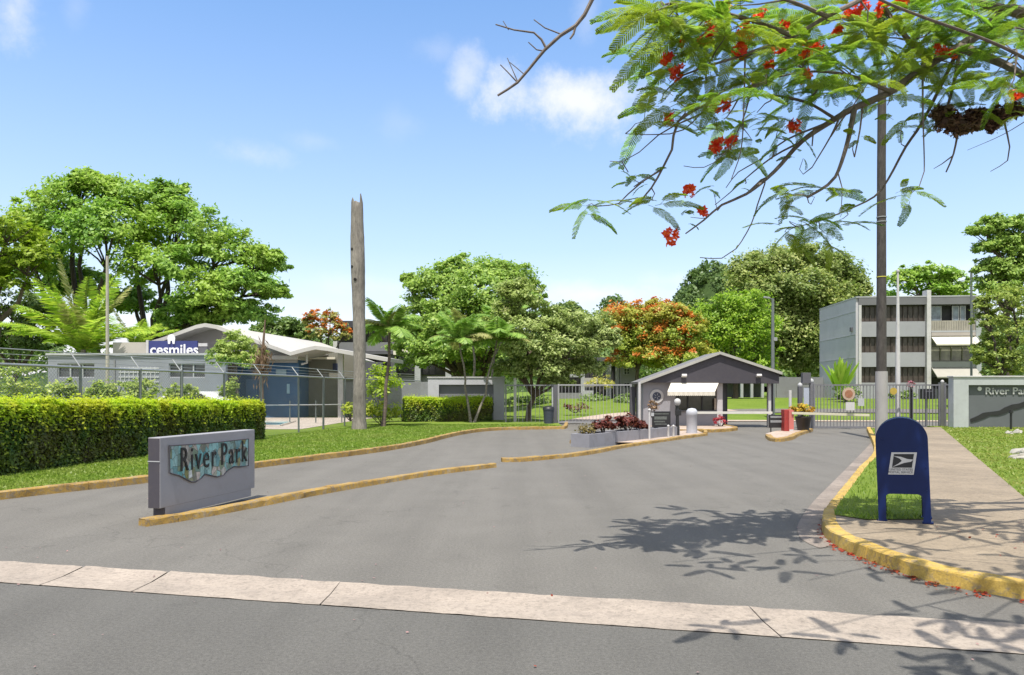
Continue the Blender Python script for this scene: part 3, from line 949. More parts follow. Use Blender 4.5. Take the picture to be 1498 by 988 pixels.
# ------------------------------------------------------------------ blue mailbox
def mailbox():
    a = -rad(27.5)
    w, h, dep = .515, 1.17, .47
    base = (4.40, 8.27, .125)
    root = thing('mailbox', 'dark blue rounded top street mailbox on four legs beside the curb', 'mailbox', base, a)
    root.rotation_euler = (0, rad(-2.2), a)
    WM[root.name] = Matrix.Translation(Vector(base)) @ root.rotation_euler.to_matrix().to_4x4()
    blue = paint('mailbox blue enamel', (.0038, .0165, .094), .42, .1, 3, bump=.03)
    blue.node_tree.nodes['Principled BSDF'].inputs['Specular IOR Level'].default_value = .28
    r = w / 2
    arch = [(-r, .32)] + [(-r, .45)] + [(r * -math.cos(t), h - r * .92 + r * .92 * math.sin(t)) for t in np.linspace(0, math.pi, 25)] + [(r, .45), (r, .32)]
    # rounded inner corners above the leg opening
    body = MB().prism(arch, 0, dep, 'xz')
    body.build('body', blue, root, local=True, bevel=.012, smooth=True)
    # front rim plate standing proud, as one arch with legs
    inn = [(r - .075, .0), (r - .075,   .27)] + [(r - .075 - .05 + .05 * math.cos(t), .27 + .05 * math.sin(t)) for t in np.linspace(0, math.pi / 2, 5)] \
        + [(-r + .075 + .05 - .05 * math.cos(t), .27 + .05 * math.sin(t)) for t in np.linspace(math.pi / 2, 0, 5)] + [(-r + .075, .27), (-r + .075, .0)]
    lo = [(-r - .004, 0.0)] + [(p[0] * 1.012, p[1] + .003) for p in arch[1:-1]] + [(r + .004, 0.0)]
    for y0, nm in ((-.018, 'front_plate'), (dep - .004, 'back_plate')):
        MB().prism(lo + inn, y0, y0 + .022, 'xz').build(nm, blue, root, local=True, bevel=.003)
    for sx in (-1, 1):
        for y0 in (.006, dep - .08):
            MB().box(sx * r - .035 - sx * .034, sx * r + .035 - sx * .034, y0, y0 + .07, 0, .36).build('leg', blue, root, local=True, bevel=.006)
            MB().box(sx * r - .055 - sx * .03, sx * r + .055 - sx * .03, y0 - .02, y0 + .09, -.006, .012).build('foot', blue, root, local=True, bevel=.003)
    # decal: slanted white plate, black field, white bird head wedge
    pw = paint('white decal', (.62, .62, .63), .5, .04, 4); pk = paint('black decal', (.016, .017, .022), .5, .05, 4)
    S = lambda x, z: (.92 * (x + (z - .72) * .17), .92 * z + .0)
    y = -.0195
    def plate(poly, d0, d1, nm, m, par):
        return MB().prism([S(*p) for p in poly], d0, d1, 'xz').build(nm, m, par, local=True)
    dec = plate([(-.135, .585), (.14, .585), (.14, .855), (-.135, .855)], y - .003, y, 'emblem', pw, root)
    plate([(-.105, .67), (.11, .67), (.11, .835), (-.105, .835)], y - .005, y - .0025, 'emblem_field', pk, dec)
    plate([(-.108, .812), (-.02, .80), (.045, .775), (.112, .768), (.09, .742), (.02, .728), (-.055, .695), (-.108, .672), (-.04, .72), (-.008, .752), (-.04, .782)], y - .0075, y - .0045, 'bird_head', pw, dec)
    tm = text_mesh('UNITED STATES', .036, .001, 1.0, 'CENTER'); tm.v = [(p[0] * .9 - .013, y - .004 - p[2], p[1] * .92 + .584) for p in tm.v]
    tm.build('lettering', pk, dec, local=True)
    tm = text_mesh('POSTAL SERVICE', .036, .001, 1.0, 'CENTER'); tm.v = [(p[0] * .9 - .02, y - .004 - p[2], p[1] * .92 + .553) for p in tm.v]
    tm.build('lettering', pk, dec, local=True)
    for sx in (-1, 1):
        for zz in (.36, .62, .86): MB().tube([(sx * (r - .028), y + .002, zz), (sx * (r - .028), y - .005, zz)], .008, 8).build('rivet', blue, root, local=True)
        MB().tube([(sx * (r - .0), .02, .005), (sx * (r - .0), .02, .028)], .012, 6).build('bolt', GALV, root, local=True)
    MB().tube([(-r + .06, y + .002, .93), (-r + .06, y - .008, .93)], .012, 10).build('rivet', blue, root, local=True)
mailbox()

# ------------------------------------------------------------------ poles
def utility_pole():
    x, y = 12.06, 24.1
    root = thing('utility_pole', 'tall weathered utility pole with pale painted foot behind the blue mailbox', 'utility pole', (x, y, .1))
    wood = bark('weathered dark pole', (.068, .06, .055))
    MB().tube([(x, y, 2.22), (x, y, 6), (x, y, 9), (x + .02, y, 11.6)], [.158, .145, .135, .13], 14).build('shaft', wood, root, smooth=True)
    MB().tube([(x, y, -.1), (x, y, 2.235)], [.198, .19], 14).build('pole_foot', paint('pale pole paint', (.36, .345, .345), .7, .1, 3, dirt=.3, streak=True), root, smooth=True)
    for z in (7.1, 7.25, 5.3):
        MB().tube([(x, y, z), (x, y, z + .03)], .157, 14).build('band', GALV if z != 5.3 else paint('yellow tag', (.5, .45, .05), .6), root)
utility_pole()

def flagpole():
    x, y = UX(1313.5, 31.5), 31.5
    root = thing('flagpole', 'slim white pole rising in front of the grey apartments beside the utility pole', 'pole', (x, y, 0))
    MB().tube([(x, y, 0), (x, y, 3), (x, y, VZ(398, y))], [.11, .095, .04], 10).build('shaft', WHITE, root, smooth=True)
    MB().lathe([(.03, 0), (.07, .04), (.07, .1), (.0, .14)], (x, y, VZ(399, y)), 10).build('finial', WHITE, root, smooth=True)
flagpole()

def lamp_pole():
    x, y = UX(1130.5, 41), 41.0
    root = thing('street_lamp', 'slim grey lamp pole rising behind the guardhouse roof', 'street lamp', (x, y, float(H(x, y))))
    MB().tube([(x, y, 0), (x, y, VZ(437, y))], [.12, .07], 10).build('shaft', PIPE, root, smooth=True)
    MB().tube([(x, y, VZ(439, y)), (x - .3, y - .1, VZ(436, y))], .035, 6).build('arm', PIPE, root)
    MB().obox((x - .38, y - .12, VZ(436, y)), (.34, .16, .09), 0, 0, .15).build('lamp_head', GALV, root, bevel=.02)
    MB().box(x + .02, x + .22, y - .1, y + .02, VZ(499, y), VZ(494, y)).build('bracket_box', GALV, root, bevel=.01)
lamp_pole()

solo('pole', MB().tube([(UX(157.5, 33), 33, 0), (UX(157, 33), 33, VZ(375, 33))], [.09, .06], 9), paint('pale concrete pole', (.42, .39, .33), .8, .12, 3, dirt=.2),
     'thin pale pole standing before the big tree behind the low grey clinic', 'pole', (UX(157.5, 33), 33, 0), smooth=True)
solo('steel_column', MB().tube([(UX(1421, 50), 50, .5), (UX(1421, 50), 50, VZ(398, 50))], .075, 8), PIPE,
     'dark thin column at the edge of the three storey apartments', 'pole', (UX(1421, 50), 50, .5))

# ------------------------------------------------------------------ chain link fence
def chain_fence():
    nodes = [(-10.75, 10.7), (-9.97, 14.5), (-7.57, 26.2), (-7.14, 31.5), (-6.1, 35), (-4.75, 38.3)]
    Hh = 2.12
    root = thing('chain_link_fence', 'grey chain link fence with slanted post arms behind the hedge', 'fence', (-8.8, 20, 0))
    posts_u = [118, 205, 265, 328, 382, 437, 473, 504, 560, 618]
    pos = [(-10.75, 10.7), (-10.3, 12.8)]
    for u in posts_u:
        k = (u - CU) / F
        for (x0, y0), (x1, y1) in zip(nodes[:-1], nodes[1:]):
            # x0 + t dx = k (y0 + t dy)
            den = (x1 - x0) - k * (y1 - y0); t = (k * y0 - x0) / den
            if -1e-6 <= t <= 1.0001:
                pos.append((x0 + t * (x1 - x0), y0 + t * (y1 - y0))); break
    r = np.random.default_rng(5)
    for i, (x, y) in enumerate(pos):
        p = MB().tube([(x, y, 0), (x + r.normal() * .015, y, Hh + .03)], .034 if i % 4 else .042, 8).build('post', PIPE, root, smooth=True)
        MB().tube([(x, y, Hh), (x - .27, y + .08, Hh + .33)], .016, 6).build('barb_arm', GALV, p)
    rl = MB(); rl.tube([(x, y, Hh) for x, y in nodes], .03, 8)
    rl.build('top_rail', GALV, root, smooth=True)
    for k in (.33, .66, 1.0):
        MB().tube([(x - .27 * k, y + .08 * k, Hh + .33 * k) for x, y in nodes], .006 if k < 1 else .012, 5).build('wire', GALV, root)
    mb = MB()
    for (x0, y0), (x1, y1) in zip(nodes[:-1], nodes[1:]):
        L = math.hypot(x1 - x0, y1 - y0); dx, dy = (x1 - x0) / L, (y1 - y0) / L
        s = .085; z0, z1 = .06, Hh - .03; hh = z1 - z0
        for sg in (1, -1):
            a = -hh
            while a < L:
                # from (a,z0) to (a+hh,z1); clip to 0..L
                t0 = max(0, -a / hh); t1 = min(1, (L - a) / hh)
                if t1 > t0 + .01:
                    A = (a + hh * t0, z0 + hh * t0); B = (a + hh * t1, z0 + hh * t1)
                    if sg < 0: A = (L - A[0], A[1]); B = (L - B[0], B[1])
                    w = .0042
                    q = []
                    for (s_, z_), o in ((A, -1), (A, 1), (B, 1), (B, -1)):
                        q.append((x0 + dx * (s_ + o * w), y0 + dy * (s_ + o * w), z_ - sg * o * w * .0))
                    mb.add(q, [(0, 1, 2, 3)])
                a += s
    mb.build('chain_link_mesh', GALV, root)
chain_fence()

# low rail fence round the pool deck
def pool_fence():
    y = 33.0
    x0, x1 = UX(380, y), UX(500, y + 2)
    root = thing('pool_fence', 'low thin rail fence along the pool deck before the blue building', 'fence', (x0, y, .1))
    for i, u in enumerate((380, 424, 462, 500)):
        yy = y + 2 * (u - 380) / 120
        MB().tube([(UX(u, yy), yy, .1), (UX(u, yy), yy, 1.15)], .028, 6).build('post', PIPE, root)
    for z in (.95,):
        MB().tube([(x0, y, z), (x1, y + 2, z)], .03, 6).build('rail', GALV, root)
pool_fence()
sheet('pool_deck', [(-15, 28.6), (-8.2, 28.6), (-8.0, 34), (-7.6, 41.2), (-15, 41.2)], .115, M_DECK)
tw = NT('pool water'); tw.color((.09, .42, .5)); tw.rough(.08); tw.bump(tw.noise(tw.coord('Object'), 5, 3), .2, .02)
sheet('pool_water', [(-14.4, 30.9), (UX(410, 31), 31.0), (UX(432, 35.6), 35.6), (-14.4, 35.4)], .124, tw.m)
MB_c = MB()
for p, q in (((-14.4, 30.9), (UX(410, 31), 31.0)), ((UX(410, 31), 31.0), (UX(432, 35.6), 35.6)), ((UX(432, 35.6), 35.6), (-14.4, 35.4))):
    MB_c.tube([(p[0], p[1], .125), (q[0], q[1], .125)], .06, 6)
tag(MB_c.build('pool_coping', M_DECK), kind='structure')

# ------------------------------------------------------------------ clinic with the folded white roof
def clinic():
    y = 36.0
    root = thing('clinic_building', 'low grey clinic with blue wing and folded white roof behind the chain link fence', 'building', (-16, 38, .1))
    X = lambda u, yy=y: UX(u, yy)
    zt = VZ(520, y)
    # front wall with two window openings and a doorway bay
    w1, w2, zw0, zw1 = (X(84), X(138)), (X(247), X(300)), VZ(553, y), VZ(532, y)
    mb = MB()
    mb.box(X(70), X(330), y, y + .25, zw1, zt); mb.box(X(70), X(330), y, y + .25, 0, zw0)
    for a, b in ((X(70), w1[0]), (w1[1], w2[0]), (w2[1], X(330))):
        mb.box(a, b, y, y + .25, zw0, zw1)
    mb.box(X(70), X(70) + .25, y + .25, y + 9, 0, zt)
    wall = mb.build('wall', paint('cool grey clinic wall', (.25, .265, .305), .7, .08, .7, dirt=.12), root)
    MB().box(X(68), X(332), y - .08, y + 9, zt, zt + .1).build('roof', LGREY, root)
    MB().box(UX(165, 39.3), UX(216, 39.3), 39.3, 41, 2.5, VZ(501, 39.3)).build('parapet_block', paint('beige block', (.45, .42, .38), .8, .08, 1), root)
    for a, b in (w1, w2):
        f = MB(); n = 3
        for i in range(n + 1):
            xx = a + (b - a) * i / n; f.box(xx - .03, xx + .03, y + .05, y + .13, zw0, zw1)
        f.box(a, b, y + .06, y + .12, zw1 - .05, zw1); f.box(a, b, y + .06, y + .12, zw0, zw0 + .05)
        w = f.build('window', LGREY, root)
        MB().box(a, b, y + .14, y + .16, zw0, zw1).build('pane', glassy('grey jalousie glass', (.06, .065, .07)), w)
    # shallow recessed doorway bay with a security grille
    g = MB()
    for i in range(9): g.box(X(176) + i * .21, X(176) + i * .21 + .04, y - .03, y - .005, VZ(566, y), VZ(537, y))
    for v in (538, 544, 551, 558): g.box(X(174), X(233), y - .032, y - .004, VZ(v, y) - .06, VZ(v, y))
    g.build('grille', paint('whitish grille', (.5, .51, .53), .6), root)
    MB().box(X(167), X(169), y - .05, y - .01, .1, zt - .2).build('downpipe', MGREY, root)
    # folded plate roof: profile at the front, run back along d
    yr = 39.5
    prof = [(212, 501.5), (240, 493), (265, 483.5), (287, 475.5), (300, 473), (316, 476), (425, 515), (445, 509.5), (461, 506), (478, 508), (568, 524)]
    d = Vector((1.9, 14.5, 0))
    pts = [P(u, v, yr) for u, v in prof]
    th = .2
    mb = MB(); n = len(pts)
    D = [d * (1 if i < 7 else .2) for i in range(n)]
    vs = pts + [p + q for p, q in zip(pts, D)] + [p - Vector((0, 0, th)) for p in pts] + [p + q - Vector((0, 0, th)) for p, q in zip(pts, D)]
    fs = []
    for i in range(n - 1):
        fs += [(i, i + 1, n + i + 1, n + i), (2 * n + i + 1, 2 * n + i, 3 * n + i, 3 * n + i + 1), (i + 1, i, 2 * n + i, 2 * n + i + 1), (n + i, n + i + 1, 3 * n + i + 1, 3 * n + i)]
    fs += [(0, n, 3 * n, 2 * n), (n - 1, 3 * n - 1, 4 * n - 1, 2 * n - 1)]
    mb.add(vs, fs).build('folded_roof', ROOFW, root)
    # gable wall under the first fold
    yw = yr + 1.2; gp = [(p.x + (p.x - 0) * .0, p.z - th + .02) for p in pts]
    x340 = UX(345, yw); gw = paint('brown grey gable', (.36, .34, .33), .8, .1, 1)
    zi = gp[5][1] + (gp[6][1] - gp[5][1]) * (x340 - gp[5][0]) / (gp[6][0] - gp[5][0])
    MB().prism([(gp[0][0] + .4, .1), (gp[0][0] + .4, gp[0][1])] + gp[1:6] + [(x340, zi), (x340, .1)], yw, yw + .2, 'xz').build('gable_wall', gw, root)
    MB().prism([(x340 + .002, zi), (gp[6][0], gp[6][1]), (gp[6][0], gp[6][1] - .35), (x340 + .002, gp[6][1] - .35)], yw + .02, yw + .2, 'xz').build('gable_wall', paint('pale upper gable', (.4, .39, .38), .8, .08, 1), root)
    # name board
    ys = 39.2
    sx0, sx1 = UX(219, ys), UX(290, ys)
    bd = MB().box(sx0, sx1, ys - .1, ys, VZ(520.5, ys), VZ(499, ys)).build('name_board', paint('navy board', (.03, .04, .17), .5, .06, 1), root)
    MB().box(sx0 - .14, sx0 - .01, ys - .12, ys + .02, VZ(521, ys), VZ(498, ys)).build('board_post', WHITE, bd)
    wt = paint('white sign letters', (.8, .8, .82), .5, .03, 3)
    tx = text_mesh('cesmiles', .78, .02, .98, 'LEFT', .012)
    upright(tx, (UX(221, ys), ys - .125, VZ(519, ys)), (1, 0, 0), (0, -1, 0)); tx.build('lettering', wt, bd)
    cx, cz = UX(252.5, ys), VZ(497.5, ys)
    tooth = [(-.17, -.22), (-.07, -.22), (-.04, -.05), (.04, -.05), (.07, -.22), (.17, -.22), (.2, .08), (.14, .25), (0, .3), (-.14, .25), (-.2, .08)]
    MB().prism([(cx + a, cz + b) for a, b in tooth], ys - .16, ys - .11, 'xz').build('emblem', wt, bd)
    MB().box(UX(290.5, ys), UX(304, ys), ys - .06, ys + .02, VZ(519, ys), VZ(508, ys)).build('small_notice', DGREY, root)
    MB().box(UX(291, ys), UX(304, ys), ys - .08, ys + .02, VZ(507, ys), VZ(502.5, ys)).build('light_box', WHITE, root)
    # blue wing
    yb = 41.0
    MB().box(UX(346, yb), UX(437, yb), yb, yb + 5, .1, VZ(527, yb)).build('blue_wing', BLUEW, root)
    MB().box(UX(350, yb), UX(441, yb), yb - .7, yb + 5, VZ(527, yb) + .005, VZ(521, yb)).build('canopy_slab', ROOFW, root, bevel=.03)
    MB().box(UX(404, yb), UX(419, yb), yb - .06, yb - .01, VZ(551, yb), VZ(541, yb)).build('wall_sign', paint('pale blue plate', (.3, .42, .48), .5), root)
    MB().box(UX(420, yb), UX(424, yb), yb - .06, yb - .01, VZ(576, yb), VZ(562, yb)).build('notice', paint('sky blue notice', (.3, .5, .62), .5), root)
    MB().box(UX(360, yb), UX(376, yb), yb - .05, yb - .01, .2, VZ(555, yb)).build('door', paint('paler blue door', (.1, .2, .36), .5, .08, 1), root)
    # porch
    yo = 43.0
    MB().box(UX(437, yo), UX(520, yo), yo, yo + .25, .1, VZ(516, yo)).build('porch_wall', OLIVE, root)
    MB().box(UX(487, yo), UX(497, yo), yo - .05, yo - .01, VZ(543, yo), VZ(532, yo)).build('doorway_panel', paint('dark navy panel', (.02, .03, .08), .5), root)
    MB().box(UX(495, 41), UX(502.5, 41), 40.85, 41.15, .1, VZ(517, 41)).build('column', WHITE, root, bevel=.01)
    MB().tube([P(449, 514, 40.6), P(449, 531, 40.6), P(441, 533, 40.6)], .07, 6).build('drain_pipe', WHITE, root)
    MB().box(UX(452, yo), UX(492, yo), yo - .3, yo - .05, VZ(526, yo), VZ(523, yo)).build('conduit', CREAM, root)
    MB().box(UX(500, 44), UX(560, 44), 43.9, 44.1, .1, VZ(530, 44)).build('rear_wall', DGREY, root)
clinic()

solo('boundary_wall', MB().box(UX(500, 42), UX(655, 42), 42, 42.2, 0, VZ(559, 42)), paint('stained grey wall', (.25, .26, .28), .8, .15, .5, dirt=.4),
     'stained grey boundary wall behind the palm trunk and trimmed hedge', 'wall', (-6, 42.1, 0))

# white car behind the hedge
def car():
    x, y = UX(272, 27), 27.0
    root = thing('parked_car', 'white car showing only its roof above the hedge before the clinic', 'car', (x, y, .1))
    body = [(-2.1, .35), (-2.15, .7), (-1.5, .9), (-.95, .95), (-.3, 1.46), (.95, 1.48), (1.75, 1.0), (2.1, .95), (2.15, .4)]
    MB().prism([(x + a, .1 + b) for a, b in body], y - .82, y + .82, 'xz').build('body', paint('white car paint', (.75, .75, .75), .25, .02, 2), root, bevel=.06, smooth=True)
    for s in (-1, 1):
        MB().prism([(x + a, .1 + b) for a, b in [(-.75, 1.0), (-.25, 1.38), (.9, 1.4), (1.45, 1.02)]], y + s * .82 - .01, y + s * .82 + .012, 'xz').build('window', GLASSD, root)
        for a in (-1.3, 1.3):
            w = MB().tube([(x + a, y + s * .7, .42), (x + a, y + s * .86, .42)], .32, 18).build('wheel', BLACK, root)
            MB().tube([(x + a, y + s * .8, .42), (x + a, y + s * .875, .42)], .19, 14).build('rim', GALV, w)
car()

# ------------------------------------------------------------------ framed entrance walls
def frame_wall(name, label, u0, u1, vt, vp, y, t, pil, mat, pmat, x1=None, text=None):
    X0 = UX(u0, y); X1 = x1 if x1 is not None else UX(u1, y); zt, zp = VZ(vt, y), VZ(vp, y)
    root = thing(name, label, 'sign wall', ((X0 + X1) / 2, y, 0))
    pl = pil / F * y
    MB().box(X0, X0 + pl, y, y + t, -.05, zp).build('pillar', mat, root)
    MB().box(X1 - pl, X1, y, y + t, -.05, zp).build('pillar', mat, root)
    MB().box(X0, X1, y, y + t, zp + .001, zt - .06).build('beam', mat, root)
    MB().box(X0 - .04, X1 + .04, y - .04, y + t + .04, zt - .058, zt).build('coping', WHITE if mat is not WHITE else MGREY, root, bevel=.01)
    pn = MB().box(X0 + pl + .001, X1 - pl - .001, y + t * .45, y + t * .8, -.05, zp - .001).build('panel', pmat, root)
    return root, pn, X0 + pl, X1 - pl, zp, y + t * .45

frame_wall('gateway_wall', 'white framed wall with grey panel behind the small trimmed hedge and slanting palms', 626, 738, 551.5, 563, 38.0, .4, 16, paint('pale lilac white', (.5, .5, .54), .7, .06, 1, dirt=.15), paint('grey wall panel', (.2, .2, .225), .7, .08, 1))
def right_wall():
    y = 29.8
    m = paint('pale greenish grey', (.43, .455, .46), .7, .06, 1, dirt=.15)
    root, pn, xa, xb, zp, yp = frame_wall('gateway_wall', 'grey wall with the words River Park and a black river at the end of the sidewalk', 1395, 0, 550, 563.5, y, .35, 22, m, paint('slate panel', (.115, .125, .135), .7, .08, 1), x1=24.5)
    wt = paint('grey white letters', (.5, .5, .5), .6, .05, 3)
    L = text_mesh('River Park', .40, .02, 1.15, 'LEFT', .004)
    upright(L, (UX(1440, yp), yp - .02, VZ(577, yp)), (1, 0, 0), (0, -1, 0)); L.build('lettering', wt, pn)
    MB().tube([(UX(1432.5, yp), yp - .03, VZ(569, yp)), (UX(1432.5, yp), yp, VZ(569, yp))], .085, 14).build('dot', paint('white dot', (.7, .7, .7), .5), pn)
    top = [(1419.5, 613), (1430, 608.5), (1438, 604), (1450, 602.5), (1462, 601), (1469, 596.5), (1480, 592), (1490, 590.5), (1500, 587), (1520, 580), (1545, 574), (1570, 572)]
    bot = [(1570, 578), (1545, 581), (1520, 588), (1500, 595), (1490, 598), (1478, 600.5), (1470, 605), (1460, 608), (1448, 608), (1438, 612.5), (1428, 616), (1419.5, 618)]
    MB().prism([(UX(u, yp), VZ(v, yp)) for u, v in top + bot], yp - .03, yp - .001, 'xz').build('river_emblem', BLACK, pn)
right_wall()

# ------------------------------------------------------------------ guardhouse
def guardhouse():
    y = 32.0
    X = lambda u, yy=y: UX(u, yy)
    Z = lambda v, yy=y: VZ(v, yy)
    root = thing('guardhouse', 'small gabled guardhouse with cream awning and round medallion between the gates', 'guardhouse', (8.6, 32, 0))
    wl = paint('lilac grey guardhouse wall', (.31, .305, .335), .7, .06, 1, dirt=.15)
    zc = Z(558.5)
    wx0, wx1, wz0, wz1 = X(988), X(1048), Z(602), Z(561)
    mb = MB()
    mb.box(X(941), wx0, y, y + .2, 0, zc); mb.box(wx0, wx1, y, y + .2, wz1, zc); mb.box(wx0, wx1, y, y + .2, 0, wz0)
    mb.box(X(941), X(941) + .2, y + .2, y + 1.9, 0, zc); mb.box(X(941), wx1 + .2, y + 1.7, y + 1.9, 0, zc)
    mb.build('wall', wl, root)
    MB().box(wx0 + .1, wx1, y + .2, y + .28, .02, wz0 - .06).build('counter_front', SLATE, root)
    MB().box(wx0, wx1, y - .12, y + .3, wz0 + .002, wz0 + .05).build('counter', DGREY, root)
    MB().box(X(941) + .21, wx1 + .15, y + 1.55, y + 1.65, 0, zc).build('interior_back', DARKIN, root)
    # sash bars
    f = MB()
    for u in (992, 1006, 1027): f.box(X(u), X(u) + .05, y + .06, y + .1, wz0 + .05, wz1)
    f.box(wx0, wx1, y + .062, y + .1, wz1 - .06, wz1 - .001)
    w = f.build('window', BLACK, root)
    MB().box(wx0, wx1, y + .11, y + .125, wz0 + .05, wz1).build('pane', GLASSD, w)
    MB().box(X(1048.5), X(1057), y - .03, y + .25, 0, zc).build('pillar', paint('pinkish white post', (.5, .475, .49), .7), root, bevel=.01)
    MB().box(X(1128.5), X(1135), y + .3, y + .6, 0, Z(545)).build('pillar', SLATE, root, bevel=.01)
    MB().box(X(1124), X(1128), y - .02, y + .12, 0, zc).build('pillar', WHITE, root, bevel=.01)
    # partition of dark posts beside the car lane
    pb = MB()
    for k in range(7): pb.box(X(1059) + k * .09, X(1059) + k * .09 + .05, y + .3 + k * .2, y + .35 + k * .2, 0, zc)
    pb.box(X(1059), X(1075), y + 1.72, y + 1.8, 0, zc)
    pb.build('partition', DGREY, root)
    # gable and roof
    g = [(938, 558.6), (1049.6, 518), (1136, 546), (1136, 561.5), (1057, 561), (938, 559.6)]
    MB().prism([(X(u), Z(v)) for u, v in g], y - .3, y - .12, 'xz').build('gable', SLATE, root)
    MB().prism([(X(u), Z(v) - .004) for u, v in [(944, 558.4), (1049.6, 520), (1130, 547), (1130, 560.8), (944, 559.8)]], y + 1.92, y + 2.04, 'xz').build('rear_gable', SLATE, root)
    MB().box(X(941), X(1130), y - .118, y + 1.9, zc + .004, zc + .06).build('ceiling', LGREY, root)
    for a, b in (((934, 558.6), (1049.6, 515.6)), ((1049.6, 515.6), (1139.5, 545.2))):
        p0 = (X(a[0]), Z(a[1])); p1 = (X(b[0]), Z(b[1]))
        MB().prism([p0, p1, (p1[0], p1[1] - .1), (p0[0], p0[1] - .1)], y - .36, y + 2.1, 'xz').build('roof', paint('grey roof sheet', (.17, .165, .17), .7, .12, 1, dirt=.2), root)
        MB().prism([(p0[0], p0[1] + .012), (p1[0], p1[1] + .012), (p1[0], p1[1] - .105), (p0[0], p0[1] - .105)], y - .43, y - .362, 'xz').build('fascia', paint('pale roof edge', (.4, .39, .36), .7, .08, 1, dirt=.2), root)
    # round medallion
    mx, mz = X(960.5), Z(580)
    ring = MB().tube([(mx, y - .05, mz), (mx, y - .002, mz)], .3, 28).build('medallion', WHITE, root, bevel=.01)
    MB().tube([(mx, y - .065, mz), (mx, y - .049, mz)], .185, 24).build('medallion_centre', paint('dark blue disc', (.05, .06, .1), .5, .2, 6), ring)
    for k in range(5):
        a = k * math.pi * 2 / 5
        MB().obox((mx + .09 * math.cos(a), y - .068, mz + .09 * math.sin(a)), (.09, .012, .02), 0, 0, -a).build('medallion_mark', LGREY, ring)
    # awning: sloping canvas and valance
    za, zb, zv = Z(557.2), VZ(573, 31.15), VZ(579.5, 31.15)
    ya, yb = y - .125, y - .9
    xa0, xa1, xb0, xb1 = X(982), X(1051.5), UX(976.5, yb), UX(1046, yb)
    mb = MB()
    t = Vector((0, .02, -.03))
    q = [Vector((xa0, ya, za)), Vector((xa1, ya, za)), Vector((xb1, yb, zb)), Vector((xb0, yb, zb))]
    vs = q + [p + t for p in q]
    mb.add(vs, [(0, 1, 2, 3), (7, 6, 5, 4), (0, 4, 5, 1), (1, 5, 6, 2), (2, 6, 7, 3), (3, 7, 4, 0)])
    aw = mb.build('awning', CREAM, root)
    nsc = 24
    vs = []; 
    for i in range(nsc * 3 + 1):
        u = i / (nsc * 3); x = xb0 + (xb1 - xb0) * u
        vs += [(x, yb - .004, zb - .002), (x, yb - .012 + .01 * math.sin(u * 60), zv + .025 * abs(math.sin(u * math.pi * nsc)))]
    MB().add(vs, [(2 * i, 2 * i + 1, 2 * i + 3, 2 * i + 2) for i in range(nsc * 3)]).build('valance', paint('valance canvas', (.62, .58, .5), .8, .05, 3), aw)
    for u in (997.5, 1105.5):
        l = MB().obox((X(u), y - .42, Z(550)), (.22, .16, .1), 0, -.4).build('flood_light', WHITE, root, bevel=.02)
        MB().tube([(X(u), y - .4, Z(551)), (X(u), y - .3, Z(553.5))], .025, 6).build('bracket', DGREY, l)
    MB().box(X(1044.5), X(1047.5), y - .06, y - .005, Z(600), Z(583)).build('notice', paint('tan notice', (.35, .28, .22), .6), root)
guardhouse()

# ------------------------------------------------------------------ planter island furniture
M_RED = leaf_mat('dark red foliage', (.035, .011, .006), (.085, .024, .01), (.05, .024, .007), trans=.2, ns=1.5)
M_CROT = leaf_mat('yellow croton', (.17, .14, .006), (.23, .19, .009), (.14, .045, .01), trans=.25, ns=3)

def bush(name, label, c, R, mat, leaf=.09, clumps=26, per=40, seed=1, cat='shrub', group=None, stem=True, flat=.7, parent=None, zmin=-.3):
    r = np.random.default_rng(seed)
    c = np.array(c, float)
    root = thing(name, label, cat, (c[0], c[1], max(0, c[2] - R[2])), 0, group)
    v, f = lobe_leaves(c, R, clumps, per, leaf, r, flat, zmin, .3)
    np_obj('leaves', v, f, mat, root)
    mb = MB()
    for k in range(7):
        e = c + rand_dirs(1, r)[0] * np.array(R) * .75; e[2] = max(e[2], c[2] - R[2] * .2)
        mb.tube(wobble((c[0] + r.normal() * .05 * R[0], c[1] + r.normal() * .05, c[2] - R[2] - .05), e, 3, .04, r), [.02, .016, .012, .006], 5, False)
    mb.build('stem', M_TRUNKD, root)
    return root

def spiky(name, label, base, n, L, w, mat, seed=1, cat='plant', el=(.35, 1.45), group=None, bend=.5):
    """rosette of long blades"""
    r = np.random.default_rng(seed)
    root = thing(name, label, cat, base, 0, group)
    mb = MB()
    for k in range(n):
        az = r.uniform(0, 2 * math.pi); e = r.uniform(*el); l = L * r.uniform(.6, 1.1)
        d = Vector((math.cos(az) * math.cos(e), math.sin(az) * math.cos(e), math.sin(e)))
        p = Vector(base) + Vector((r.normal() * .05, r.normal() * .05, 0)); sd = d.cross(Vector((0, 0, 1)))
        if sd.length < .01: sd = Vector((1, 0, 0))
        sd.normalize()
        vs = []; m = 6
        for i in range(m + 1):
            t = i / m; ww = w * math.sin(math.pi * (.12 + .86 * t)) ** .8
            up = sd.cross(d).normalized() * ww * .25
            vs += [p + sd * ww / 2 + up, p, p - sd * ww / 2 + up]
            p = p + d * l / m; d = (d + Vector((0, 0, -bend * .18 * t))).normalized()
        fs = []
        for i in range(m):
            for j in range(2):
                fs.append((i * 3 + j, (i + 1) * 3 + j, (i + 1) * 3 + j + 1, i * 3 + j + 1))
        mb.add(vs, fs)
    mb.build('leaves', mat, root)
    st = MB().tube([Vector(base) - Vector((0, 0, .05)), Vector(base) + Vector((0, 0, L * .25))], w * .4, 6)
    st.build('stem', M_TRUNKD, root)
    return root

